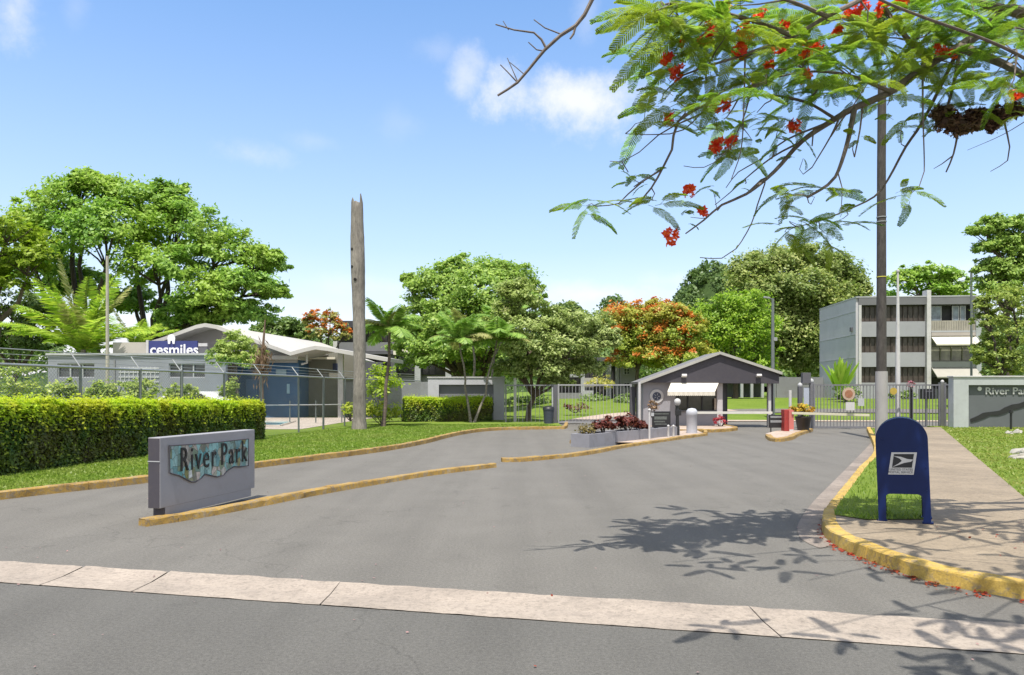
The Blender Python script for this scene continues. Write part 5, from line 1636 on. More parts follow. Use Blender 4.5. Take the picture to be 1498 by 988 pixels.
H0, H1 = (-9.28, 10.6), (-7.66, 22.9)
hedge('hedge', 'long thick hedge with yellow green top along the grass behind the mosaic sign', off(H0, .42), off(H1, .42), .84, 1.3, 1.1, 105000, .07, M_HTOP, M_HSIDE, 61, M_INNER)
r_ = np.random.default_rng(9)
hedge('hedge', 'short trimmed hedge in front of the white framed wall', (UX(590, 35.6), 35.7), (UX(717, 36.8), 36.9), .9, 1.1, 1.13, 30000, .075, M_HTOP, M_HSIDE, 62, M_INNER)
M_CROTG = leaf_mat('yellow green croton leaves', (.12, .19, .01), (.22, .26, .02), (.1, .17, .012), trans=.3, ns=1.0)
bush('croton_bush', 'pale yellow croton bush at the foot of the thin palm', (UX(557, 32.4), 32.4, .6), (.95, .5, .52), M_CROTG, .14, 40, 40, 71)
bush('croton_bush', 'small yellow croton bush touching the bare palm trunk', (UX(513, 30.6), 30.6, .75), (.32, .3, .35), M_CROTG, .12, 16, 30, 72)
bush('yellow_shrub', 'tall bright yellow green shrub behind the thin palm', (UX(556, 35), 35, 1.75), (.8, .7, 1.05), leaf_mat('bright yellow shrub', (.11, .19, .008), (.19, .27, .012), (.08, .15, .008), trans=.35, ns=.9), .16, 34, 40, 73)
# greenery poking over the long hedge
hs = [(95, 17.5, 572, 26, 12, 'drooping light green plant over the far end of the long hedge'), (185, 20.5, 575, 30, 16, 'leafy green bush behind the long hedge before the pale grille'),
      (215, 22.0, 574, 24, 15, 'round dark green bush peeping over the hedge beside a fence post'), (338, 22.8, 570, 13, 16, 'upright yellow green bush over the hedge before the blue wall'), (20, 17, 560, 40, 25, 'dark mixed bush behind the fence at the edge of the photo')]
hs += [(265, 21, 574, 22, 12, 'low bright green bush between the round bush and the white car'), (150, 20, 574, 22, 13, 'feathery light bush behind the hedge left of the pale grille')]
for i, (u, y, v, ru, rv, lb) in enumerate(hs):
    c = P(u, v, y); k = y / F
    bush('green_bush', lb, (c.x, c.y, c.z - rv * k * .4), (ru * k, ru * k * .8, rv * k * 1.5), leaf_mat('mixed bush %d' % (i % 2), (.09, .16, .02), (.2, .27, .03), (.1, .13, .03), trans=.3), .12, 26, 30, 80 + i)
for i, (u, lb) in enumerate(((122, 'sprig of pale palm leaves rising behind the hedge under the first clinic window'), (158, 'arching pale leaf plant rising behind the hedge before the clinic wall'))):
    y = 19.0 + i
    spiky('palm_sprout', lb, (UX(u, y), y, .6), 12, 1.25, .1, leaf_mat('pale palm sprout', (.1, .17, .02), (.17, .24, .04), trans=.3), 90 + i, 'plant', (.6, 1.4), None, 1.6)

# ------------------------------------------------------------------ trees
LM = leaf_mat
M_T1 = LM('big tree leaves', (.055, .135, .015), (.14, .25, .027), (.18, .265, .025), trans=.3, ns=.22)
M_T0 = LM('yellowish tree leaves', (.085, .15, .008), (.16, .235, .011), (.06, .11, .008), trans=.35, ns=.3)
M_T2 = LM('mid green leaves', (.075, .155, .02), (.185, .275, .034), (.14, .225, .033), trans=.32, ns=.25)
M_T3 = LM('grey green leaves', (.085, .14, .023), (.19, .25, .055), (.13, .19, .025), trans=.25, ns=.35)
M_T5 = LM('lime leaves', (.09, .18, .012), (.19, .29, .018), (.08, .16, .014), trans=.35, ns=.3)
M_T6 = LM('vine leaves', (.075, .13, .017), (.19, .235, .045), (.06, .105, .015), trans=.28, ns=.18)
M_FLG = LM('flame tree leaves', (.1, .17, .016), (.2, .26, .025), (.24, .22, .03), trans=.33, ns=.3)
M_FLO = LM('orange blossom', (.22, .065, .006), (.3, .12, .012), (.24, .12, .018), trans=.3, ns=.5)
M_FAR = LM('distant tree leaves', (.05, .1, .018), (.11, .17, .028), (.08, .14, .024), trans=.25, ns=.08)

B = lambda u, y: (UX(u, y), y, float(H(UX(u, y), y)))
tree('broad_tree', 'huge broad leafed green tree towering behind the clinic', 'tree', B(165, 50),
     [plobe(*a[:4], 50, a[4]) for a in [(125, 292, 62, 36, 0), (205, 300, 62, 36, 1), (75, 335, 62, 42, -1), (165, 345, 76, 46, -2), (265, 338, 66, 40, 0), (235, 395, 64, 36, -2.5), (330, 372, 62, 32, 0),
      (385, 385, 36, 18, .5), (350, 415, 50, 22, -2), (300, 440, 56, 26, -2.5), (395, 428, 24, 15, 0), (345, 462, 52, 22, -1), (270, 470, 44, 22, -2), (60, 395, 60, 36, 2), (120, 420, 42, 26, 3), (195, 440, 34, 26, 4), (250, 295, 34, 26, 1), (130, 268, 26, 15, 0)]],
     M_T1, .3, 50, 92, .42, 101, fork=.38, trunk=M_TRUNKD, forks=4, cr=.25)
tree('yellowish_tree', 'yellow green tree beside the huge broad tree at the edge of the clinic lot', 'tree', B(-20, 43),
     [plobe(*a, 43) for a in [(15, 345, 48, 36), (42, 378, 34, 26), (-25, 370, 50, 40), (5, 410, 40, 26)]], M_T0, .3, 30, 60, .3, 102, fork=.6)
tree('dark_tree', 'dark shaded tree low behind the coconut palm', 'tree', B(25, 47),
     [plobe(*a, 47) for a in [(20, 450, 52, 34), (70, 470, 40, 30), (-20, 490, 50, 34), (30, 505, 50, 24)]], LM('dark leaves', (.035, .075, .012), (.08, .13, .02), None, trans=.2), .3, 30, 60, .25, 103, fork=.5)
tree('bushy_tree', 'wide bushy mid green tree behind the white framed wall', 'tree', B(680, 52),
     [plobe(*a[:4], 52, a[4]) for a in [(690, 402, 60, 26, 0), (645, 415, 46, 28, -1), (745, 412, 42, 26, 1), (705, 435, 66, 34, -3), (625, 455, 42, 32, 0), (665, 465, 54, 36, -3), (740, 460, 48, 36, -2), (610, 495, 42, 32, -1), (655, 515, 52, 32, -3), (710, 510, 56, 36, -2), (770, 440, 24, 24, 1), (620, 525, 34, 24, 0), (720, 540, 44, 22, 0), (596, 408, 10, 7, 0)]],
     M_T2, .27, 50, 90, .3, 104, fork=.4, forks=2, cr=.26)
tree('forked_tree', 'grey green tree with a leaning forked trunk beside the gate post', 'tree', (UX(772, 37), 37, 0),
     [plobe(*a[:4], 37, a[4]) for a in [(758, 440, 32, 30, 0), (745, 480, 30, 34, 0), (770, 505, 36, 36, -1), (800, 480, 38, 34, 0), (845, 478, 44, 30, 0), (878, 495, 26, 26, 0), (830, 515, 46, 28, -1), (790, 540, 40, 24, -1), (850, 540, 34, 14, 0), (815, 558, 20, 12, -1), (752, 540, 26, 20, 0)]],
     M_T3, .165, 52, 92, .17, 105, fork=.45, trunk=bark('brown trunk bark', (.15, .11, .08)), cr=.24, at=[tuple(P(781, 581, 37))])
FLW = (M_FLO, 22, 34, .26)
for i, (lab, lobes, yy) in enumerate([
    ('orange flowering flame tree beyond the gate left of the guardhouse roof', [(918, 468, 40, 24), (950, 458, 34, 18), (930, 500, 48, 26), (905, 495, 34, 26), (955, 500, 34, 26), (930, 530, 40, 18)], 59),
    ('orange flowering flame tree just above the guardhouse roof peak', [(978, 462, 30, 18), (1005, 478, 28, 18), (985, 490, 36, 26), (1000, 520, 40, 26), (965, 525, 34, 20)], 57)]):
    tree('flame_tree', lab, 'tree', B((lobes[0][0] + lobes[1][0]) / 2, yy), [plobe(*a, yy) for a in lobes], M_FLG, .22, 42, 76, .22, 110 + i, 'orange flame trees beyond the gate', fork=.45, flower=FLW)
tree('flame_tree', 'small sparse orange flame tree beside the dark apartments and clinic roof', 'tree', B(478, 56),
     [plobe(*a, 56) for a in [(468, 463, 24, 10), (488, 480, 22, 15), (470, 488, 24, 14), (502, 490, 14, 16), (455, 470, 12, 9)]], LM('sparse orange green leaves', (.1, .15, .02), (.2, .2, .04), None, trans=.3), .24, 12, 30, .14, 113, fork=.6, flower=(M_FLO, 12, 24, .24))
tree('green_tree', 'plain dark green tree behind the ridge of the clinic roof', 'tree', B(420, 66),
     [plobe(*a, 66) for a in [(412, 480, 30, 16), (440, 487, 24, 16), (395, 490, 26, 18), (425, 500, 40, 20)]], M_FAR, .4, 26, 50, .25, 114, fork=.6)
tree('lime_tree', 'bright lime green tree behind the guardhouse beside the vine covered tree', 'tree', B(1075, 60),
     [plobe(*a, 60) for a in [(1050, 462, 36, 26), (1085, 452, 36, 26), (1105, 480, 36, 32), (1070, 495, 46, 34), (1035, 495, 30, 30), (1105, 525, 34, 26), (1050, 530, 40, 24), (1085, 545, 40, 16)]], M_T5, .25, 46, 86, .25, 115, fork=.4)
tree('vine_covered_tree', 'tall tree draped in hanging vines beside the pale apartment side wall', 'tree', B(1165, 80),
     [plobe(*a[:4], 80, a[4]) for a in [(1100, 398, 36, 24, 0), (1140, 382, 42, 26, 0), (1185, 388, 40, 26, 0), (1222, 402, 34, 26, 1), (1248, 425, 22, 24, 1), (1120, 425, 50, 30, -2), (1175, 430, 54, 34, -3), (1215, 445, 40, 34, -1), (1130, 470, 38, 44, -2), (1165, 490, 38, 50, -3), (1200, 490, 34, 52, -2), (1140, 525, 30, 36, -1), (1185, 535, 34, 32, -2), (1110, 470, 30, 40, 0)]],
     M_T6, .39, 50, 100, .5, 116, fork=.35, forks=2, trunk=M_TRUNKD, flat=.9, cr=.27)
tree('green_tree', 'green tree showing over the roof of the three storey apartments', 'tree', B(1355, 88),
     [plobe(*a, 88) for a in [(1330, 405, 28, 15), (1362, 402, 30, 16), (1392, 410, 24, 14), (1345, 425, 50, 16), (1385, 428, 34, 14)]], M_T1, .5, 26, 46, .4, 117, fork=.6)
tree('layered_tree', 'airy layered tree with bare branches beside the apartments above the River Park wall', 'tree', B(1475, 46),
     [plobe(*a[:4], 46, a[4]) for a in [(1462, 325, 30, 10, 0), (1490, 335, 40, 12, 0), (1440, 338, 24, 8, 0), (1450, 362, 28, 9, 0), (1490, 368, 34, 12, 0), (1465, 388, 28, 10, 0), (1495, 400, 36, 18, 0), (1460, 415, 30, 18, 0), (1520, 380, 40, 40, 0), (1475, 352, 30, 12, 0), (1480, 410, 34, 22, 0), (1450, 392, 22, 14, 0), (1470, 432, 30, 18, 0)]],
     M_T2, .21, 42, 60, .22, 118, fork=.62, flat=.55, cr=.26)
tree('drooping_tree', 'dense olive tree hanging over the end of the apartments behind the River Park wall', 'tree', B(1466, 43),
     [plobe(*a, 43) for a in [(1470, 440, 32, 22), (1495, 465, 30, 32), (1448, 468, 22, 18), (1475, 490, 34, 24), (1438, 445, 12, 12), (1450, 512, 26, 16), (1488, 522, 30, 22), (1440, 528, 16, 10), (1470, 540, 30, 12)]],
     LM('olive tree leaves', (.075, .13, .018), (.19, .245, .035), (.12, .18, .02), trans=.28, ns=.5), .17, 30, 50, .2, 119, fork=.5, trunk=M_TRUNKD, cr=.24)
# small willow like tree and dead palm stem in front of the clinic
tree('small_tree', 'small feathery light green tree in front of the clinic roof', 'tree', (UX(350, 33), 33, .1),
     [plobe(*a, 33) for a in [(345, 503, 26, 17), (328, 520, 22, 16), (362, 520, 24, 17), (345, 530, 30, 12)]], LM('feathery leaves', (.13, .2, .03), (.25, .33, .06), (.1, .17, .03), trans=.35), .13, 34, 60, .06, 120, fork=.6, cr=.22)
def dead_stem():
    y = 32.0; x = UX(384, y)
    root = thing('dead_palm', 'bare brown palm stem with hanging dry leaves before the clinic roof', 'palm', (x, y, .1))
    MB().tube([(x, y, 0), P(383, 590, y), P(382, 545, y), P(385, 505, y), P(388, 468, y)], [.12, .1, .085, .06, .03], 8).build('trunk', bark('brown dead bark', (.17, .11, .075)), root, smooth=True)
    r = np.random.default_rng(4); n = 420
    p = np.array(P(383, 533, y)) + r.normal(size=(n, 3)) * np.array([.16, .16, .38])
    ax = np.array([0, 0, -1.0]) + r.normal(size=(n, 3)) * .4
    v, f = leaf_quads(p, ax, rand_dirs(n, r), r.uniform(.2, .5, n), np.full(n, .05))
    np_obj('dry_leaves', v, f, LM('dry brown leaves', (.05, .036, .012), (.1, .078, .027), None, trans=.15), root)
dead_stem()

# palms
M_PF = LM('palm fronds', (.07, .15, .018), (.15, .25, .03), None, trans=.3)
M_PFO = LM('pale old fronds', (.11, .14, .025), (.17, .19, .045), None, trans=.25)
palm('slim_palm', 'slim palm with drooping crown standing next to the bare palm trunk', (UX(560, 31), 31, .1), tuple(P(570, 482, 31)), M_PF, 16, 1.75, .085, 1.3, 130, None, .3, M_PFO, 1.0, bark('dark palm bark', (.16, .12, .1), rings=2.2))
palm('slanting_palm', 'pale thin palm slanting away from the gate in front of the short hedge', (UX(689, 34.8), 34.8, .1), tuple(P(672, 500, 34.8)), M_PF, 15, 1.9, .06, 1.2, 131, 'slanting twin palms', .3, M_PFO)
palm('slanting_palm', 'pale thin palm slanting towards the gate in front of the short hedge', (UX(693, 34.9), 34.9, .1), tuple(P(727, 498, 35.4)), M_PF, 15, 2.0, .06, 1.2, 132, 'slanting twin palms', .3, M_PFO)
palm('slanting_palm', 'tall pale palm stem rising behind the white framed wall', (UX(712, 41), 41, 0), tuple(P(740, 478, 41)), M_PF, 14, 2.2, .07, 1.2, 133, None, .3, M_PFO)
palm('slanting_palm', 'short pale palm stem rising behind the white framed wall near the dark apartments', (UX(686, 42), 42, 0), tuple(P(690, 492, 42)), M_PF, 13, 2.1, .08, 1.2, 134, None, .3, M_PFO)
palm('coconut_palm', 'stemless coconut palm with long golden fronds behind the clinic roof', (UX(118, 40), 40, 0), tuple(P(122, 512, 40)), LM('golden fronds', (.1, .19, .013), (.21, .3, .022), None, trans=.35), 24, 4.5, .2, .8, 135, None, .2, M_PFO, 1.15)
palm('coconut_palm', 'yellowing palm rising beside the clinic sign board', (UX(196, 43), 43, 0), tuple(P(196, 508, 43)), LM('golden fronds', (.1, .19, .013), (.21, .3, .022)), 9, 2.6, .15, .8, 136, None, .2, M_PFO, 1.0)

def stump():
    y = 28.8; r = np.random.default_rng(6)
    b = np.array([UX(525.5, y), y, .1]); t = np.array(P(523.5, 298, y))
    root = thing('palm_stump', 'tall bare broken palm trunk with dark holes standing on the lawn', 'tree trunk', tuple(b))
    n = 40; prof = [(0, .30), (.05, .262), (.12, .245), (.3, .235), (.5, .24), (.62, .262), (.75, .275), (.84, .268), (.9, .25), (.96, .235), (1, .232)]
    pts = []; rr = []
    for i in range(n + 1):
        q = i / n
        pts.append(b * (1 - q) + t * q + np.array([.03 * math.sin(q * 5), 0, -.1 if i == 0 else 0]))
        for (a0, r0), (a1, r1) in zip(prof[:-1], prof[1:]):
            if a0 <= q <= a1: rr.append(r0 + (r1 - r0) * (q - a0) / (a1 - a0) + r.normal() * .004); break
    mb = MB(); mb.tube(pts, rr, 20, False)
    # ragged hollow top: the last ring is lifted unevenly, tallest splinter on one side
    nv = len(mb.v); top = mb.v[nv - 20:]
    lift = [0] * 20
    c = np.mean(np.array(top), 0)
    for k, p in enumerate(top):
        a = math.atan2(p[1] - c[1], p[0] - c[0])
        sp = max(0, 1 - abs(((a - rad(-25) + math.pi) % (2 * math.pi)) - math.pi) / .42)
        lift[k] = .30 * sp ** .7 + abs(r.normal()) * .05 + (.1 if abs(a - rad(-140)) < .25 else 0)
    ring2 = [(p[0] + (c[0] - p[0]) * .25 * (1 if lift[k] > .2 else .0), p[1] + (c[1] - p[1]) * .1, p[2] + lift[k] * 1.25) for k, p in enumerate(top)]
    mb.add(ring2, [])
    mb.f += [(nv - 20 + k, nv - 20 + (k + 1) % 20, nv + (k + 1) % 20, nv + k) for k in range(20)]
    inn = [(c[0] + (p[0] - c[0]) * .75, c[1] + (p[1] - c[1]) * .75, p[2] - .2) for p in top]
    m = len(mb.v); mb.add(inn, [tuple(range(20))]); mb.f += [(nv + k, nv + (k + 1) % 20, m + (k + 1) % 20, m + k) for k in range(20)]
    mb.build('trunk', bark('grey dead palm bark', (.25, .225, .2)), root, smooth=True)
    for u, v in ((516.5, 366), (516.5, 391.5), (521.5, 410.5), (520, 385)):
        if (u, v) == (520, 385): continue
        pz = VZ(v, y); px = UX(u, y)
        q = (pz - b[2]) / (t[2] - b[2]); cx = b[0] + (t[0] - b[0]) * q
        R = .285; dx = max(-.9, min(.9, (px - cx) / R)); ang = math.asin(dx)
        nx, ny = math.sin(ang), -math.cos(ang)
        MB().tube([(cx + nx * (R - .03), y + ny * (R - .03), pz), (cx + nx * (R + .008), y + ny * (R + .008), pz)], .06, 12).build('hole', paint('black hollow', (.008, .007, .006), .95), root)
stump()

spiky('traveller_plant', 'fan of large upright bright green leaves against the pale apartment side wall', (UX(1229, 57), 57, .95), 44, 3.0, .5, LM('banana leaves', (.1, .2, .015), (.22, .33, .03), None, trans=.35), 140, 'plant', (1.02, 1.54), None, .5)
for i, (u, y, ru, rv, v, lb) in enumerate([(1238, 54, 16, 8, 576, 'dark low bush under the fan of large leaves by the apartments'), (1320, 58.6, 14, 5, 580, 'low dark bush at the foot of the apartments beside the flagpole'),
                                           (870, 56, 22, 5, 586, 'low clipped bush before the low grey apartments'), (775, 56, 40, 5, 588, 'long low clipped bush behind the forked trunk'), (915, 54, 16, 6, 586, 'low dark bush beside the stair tower of the low grey apartments')]):
    k = y / F; c = P(u, v, y)
    bush('low_bush', lb, (c.x, c.y, c.z), (ru * k, 1.0, rv * k * 1.4), LM('low bush leaves', (.05, .1, .014), (.11, .17, .025), None, trans=.25), .2, 30, 30, 150 + i)
bush('overhanging_shrub', 'yellowish shrub at the balcony of the low grey apartments', tuple(P(878, 562, 58)), (1.0, .7, .6), LM('yellowish shrub', (.18, .22, .03), (.3, .3, .06), None, trans=.3), .2, 18, 26, 156)
bush('red_shrub', 'small reddish shrub on the far lawn behind the pale picket gate', tuple(P(842, 597, 44)), (.8, .5, .25), M_RED, .14, 16, 20, 157)

# rocks on the right lawn
def rocks():
    r = np.random.default_rng(12)
    m = paint('white limestone', (.38, .36, .32), .9, .15, 6, dirt=.25, bump=.5)
    for i, (u, v, s, lb) in enumerate([(1490, 679, .13, 'pale rock nearest the sidewalk on the right lawn'), (1476, 640, .11, 'low white rock under the word Park on the wall'), (1488, 639, .15, 'larger white rock beside the low one below the wall'), (1500, 672, .19, 'big pale rock at the edge of the photo on the lawn')]):
        x, y = G(u, v)
        bm = bmesh.new(); bmesh.ops.create_icosphere(bm, subdivisions=3, radius=1)
        for w in bm.verts:
            n = w.co.normalized()
            k = 1 + .18 * math.sin(n.x * 5 + i) + .15 * math.sin(n.y * 6 + n.z * 4 + i * 2) + r.normal() * .03
            w.co = Vector((n.x * s * 1.3 * k, n.y * s * k, max(-.05, n.z * s * .8 * k)))
        me = bpy.data.meshes.new('rock'); bm.to_mesh(me); bm.free()
        o = link_mesh('rock', me, m); o.location = (x, y, .12); o.rotation_euler = (0, 0, i * .7)
        tag(o, lb, 'rock', 'pale rocks on the right lawn')
    x, y = UX(1479, 28), 28.0
    solo('garden_spike', MB().tube([(x, y, .1), (x, y, .75)], .04, 8).tube([(x, y, .75), (x, y, .87)], .075, 8), BLACK, 'short black garden spike light before the River Park wall', 'light', (x, y, .1))
rocks()

# ------------------------------------------------------------------ far woods and hill
def hills():
    def hz(x, y):
        g = lambda cx, cy, sx, sy, h: h * np.exp(-((x - cx) / sx) ** 2 - ((y - cy) / sy) ** 2)
        gs_ = [g(UX(1040, 430), 430, 27, 60, 73), g(UX(1095, 440), 440, 50, 60, 66), g(UX(1180, 450), 450, 50, 60, 62), g(UX(1260, 450), 455, 30, 60, 50), g(UX(893, 440), 440, 17, 40, 56), g(UX(830, 450), 450, 30, 50, 51), g(UX(1003, 430), 432, 17, 60, 61), g(UX(1022, 430), 432, 17, 60, 68),
               g(UX(955, 430), 440, 34, 40, 49), g(UX(700, 450), 480, 120, 50, 40), g(UX(400, 450), 480, 160, 50, 36), g(UX(1450, 450), 480, 160, 60, 46)]
        return np.maximum.reduce(gs_) - 1 + np.clip(np.maximum.reduce(gs_) / 40, 0, 1) * (2.6 * np.sin(x / 7.0 + y / 23) * np.sin(y / 13 + x / 31) + 1.8 * np.sin(x / 3.4 + 1.3))
    xs = np.linspace(-420, 460, 150); ys = np.linspace(330, 620, 50)
    X, Y = np.meshgrid(xs, ys); Z = hz(X, Y)
    v = np.stack([X.ravel(), Y.ravel(), Z.ravel()], 1); nx = len(xs)
    i = np.arange(len(ys) - 1)[:, None] * nx + np.arange(nx - 1)[None, :]
    f = np.stack([i, i + 1, i + nx + 1, i + nx], -1).reshape(-1, 4)
    tag(np_obj('hills', v, f, grass_ground('hill ground', (.03, .055, .015), (.045, .08, .02), (.06, .09, .03)), smooth=True), kind='structure')
    r = np.random.default_rng(70)
    n = 2600
    x = r.uniform(-200, 330, n * 4); y = r.uniform(350, 470, n * 4)
    z = hz(x, y); k = r.random(n * 4) < np.clip(z / 30, .05, 1); x, y, z = x[k][:n], y[k][:n], z[k][:n]
    per = 34
    c = np.repeat(np.stack([x, y, z + 2.5], 1), per, 0); sz = np.repeat(r.uniform(1.6, 5.2, len(x)), per)
    d = rand_dirs(len(c), r); d[:, 2] = np.abs(d[:, 2]) * 1.1 - .15
    p = c + d * sz[:, None] * r.uniform(.6, 1.05, len(c))[:, None]
    nn = d + np.array([0, 0, .5]) + r.normal(size=d.shape) * .35; nn /= np.linalg.norm(nn, axis=1, keepdims=True)
    L = r.uniform(1.2, 2.4, len(c))
    v, f = leaf_quads(p, r.normal(size=p.shape), nn, L, L * .7)
    tag(np_obj('forest', v, f, LM('hill forest', (.028, .062, .009), (.06, .105, .017), (.042, .08, .012), trans=.15, ns=.03)), 'dark green forest covering the distant hill above the flame trees', None, None, 'stuff')
hills()

def woods():
    r = np.random.default_rng(77)
    L = []
    for i in range(150):
        u = r.uniform(-250, 1750); y = r.uniform(96, 125)
        hmax = np.interp(u, [-200, 0, 380, 430, 500, 600, 800, 860, 960, 1050, 1300, 1500, 1700], [10, 11, 10.5, 9, 8.5, 9, 12.5, 12.5, 11.5, 11, 11, 11, 12])
        R = r.uniform(2.2, 3.8); h = hmax * r.uniform(.55, 1.0)
        L.append(lobe_leaves((UX(u, y), y, max(1.5, h - R)), (R * 1.25, R, R), 20, 26, .75, r, .7, -.6, .34))
    v, f = join(L)
    tag(np_obj('woods', v, f, M_FAR), 'far belt of green trees filling gaps behind the buildings', None, None, 'stuff')
    mb = MB()
woods()

# ------------------------------------------------------------------ flamboyant tree overhanging from the right
M_FL = LM('flamboyant leaflets', (.05, .12, .008), (.125, .215, .014), (.19, .23, .016), trans=.45, ns=1.2)
M_FLN = LM('young flamboyant leaflets', (.085, .18, .016), (.16, .27, .024), (.18, .22, .03), trans=.45, ns=1.2)
M_RFL = LM('scarlet petals', (.32, .022, .005), (.4, .1, .006), (.33, .02, .012), trans=.3, ns=3)
M_LIMB = bark('flamboyant bark', (.19, .155, .13))

def frond_template(seed, n=13, L=.5, pl=.13, dens=10):
    """bipinnate leaf along +x: rachis, paired pinnae of tiny leaflets"""
    r = np.random.default_rng(seed)
    rachis = [np.array([L * t, 0, -.3 * L * t * t + .02 * math.sin(t * 3)]) for t in np.linspace(0, 1, 9)]
    mb = MB(); mb.tube(rachis, [.0035 * (1 - .7 * t) for t in np.linspace(0, 1, 9)], 4, False)
    PP, AX, NN, LL = [], [], [], []
    for i in range(n):
        t = .2 + .8 * i / (n - 1)
        j = min(int(t * 8), 7); w = t * 8 - j
        o = rachis[j] * (1 - w) + rachis[j + 1] * w
        tn = rachis[j + 1] - rachis[j]; tn /= np.linalg.norm(tn)
        l = pl * (math.sin(math.pi * (.18 + .74 * t)) ** .7) * r.uniform(.9, 1.1)
        for s in (-1, 1):
            d = np.array([.62 + .3 * t, s * .85, -.12]) + r.normal(size=3) * .05; d /= np.linalg.norm(d)
            sd = np.cross([0, 0, 1.0], d); sd /= np.linalg.norm(sd)
            roll = r.normal() * .3
            for q in range(dens):
                a = (q + .6) / dens
                c = o + d * l * a + np.array([0, 0, -.12 * l * a * a])
                ll = .021 * math.sin(math.pi * (.2 + .72 * a)) ** .5
                for g in (-1, 1):
                    x = sd * g * .9 + d * .5 + np.array([0, 0, roll * g * .5 - .1]); x /= np.linalg.norm(x)
                    PP.append(c + x * ll * .5); AX.append(x); NN.append(np.array([0, 0, 1.0]) + r.normal(size=3) * .12); LL.append(ll)
    LL = np.array(LL)
    v, f = leaf_quads(np.array(PP), np.array(AX), np.array(NN), LL, np.full(len(LL), .0105))
    return join([(np.array(mb.v), np.array(mb.f, np.int32)), (v, f)])
FT = [frond_template(s, n, L, pl) for s, n, L, pl in ((1, 20, .5, .09), (2, 23, .6, .1), (3, 17, .42, .08), (4, 12, .27, .062))]

def place(tpl, p, d, roll, sc):
    d = np.array(d, float); d /= np.linalg.norm(d)
    s = np.cross([0, 0, 1.0], d)
    if np.linalg.norm(s) < .05: s = np.array([0, 1.0, 0])
    s /= np.linalg.norm(s); u = np.cross(d, s)
    s2 = s * math.cos(roll) + u * math.sin(roll); u2 = np.cross(d, s2)
    Mx = np.stack([d, s2, u2], 1) * sc
    return tpl[0] @ Mx.T + np.array(p), tpl[1]

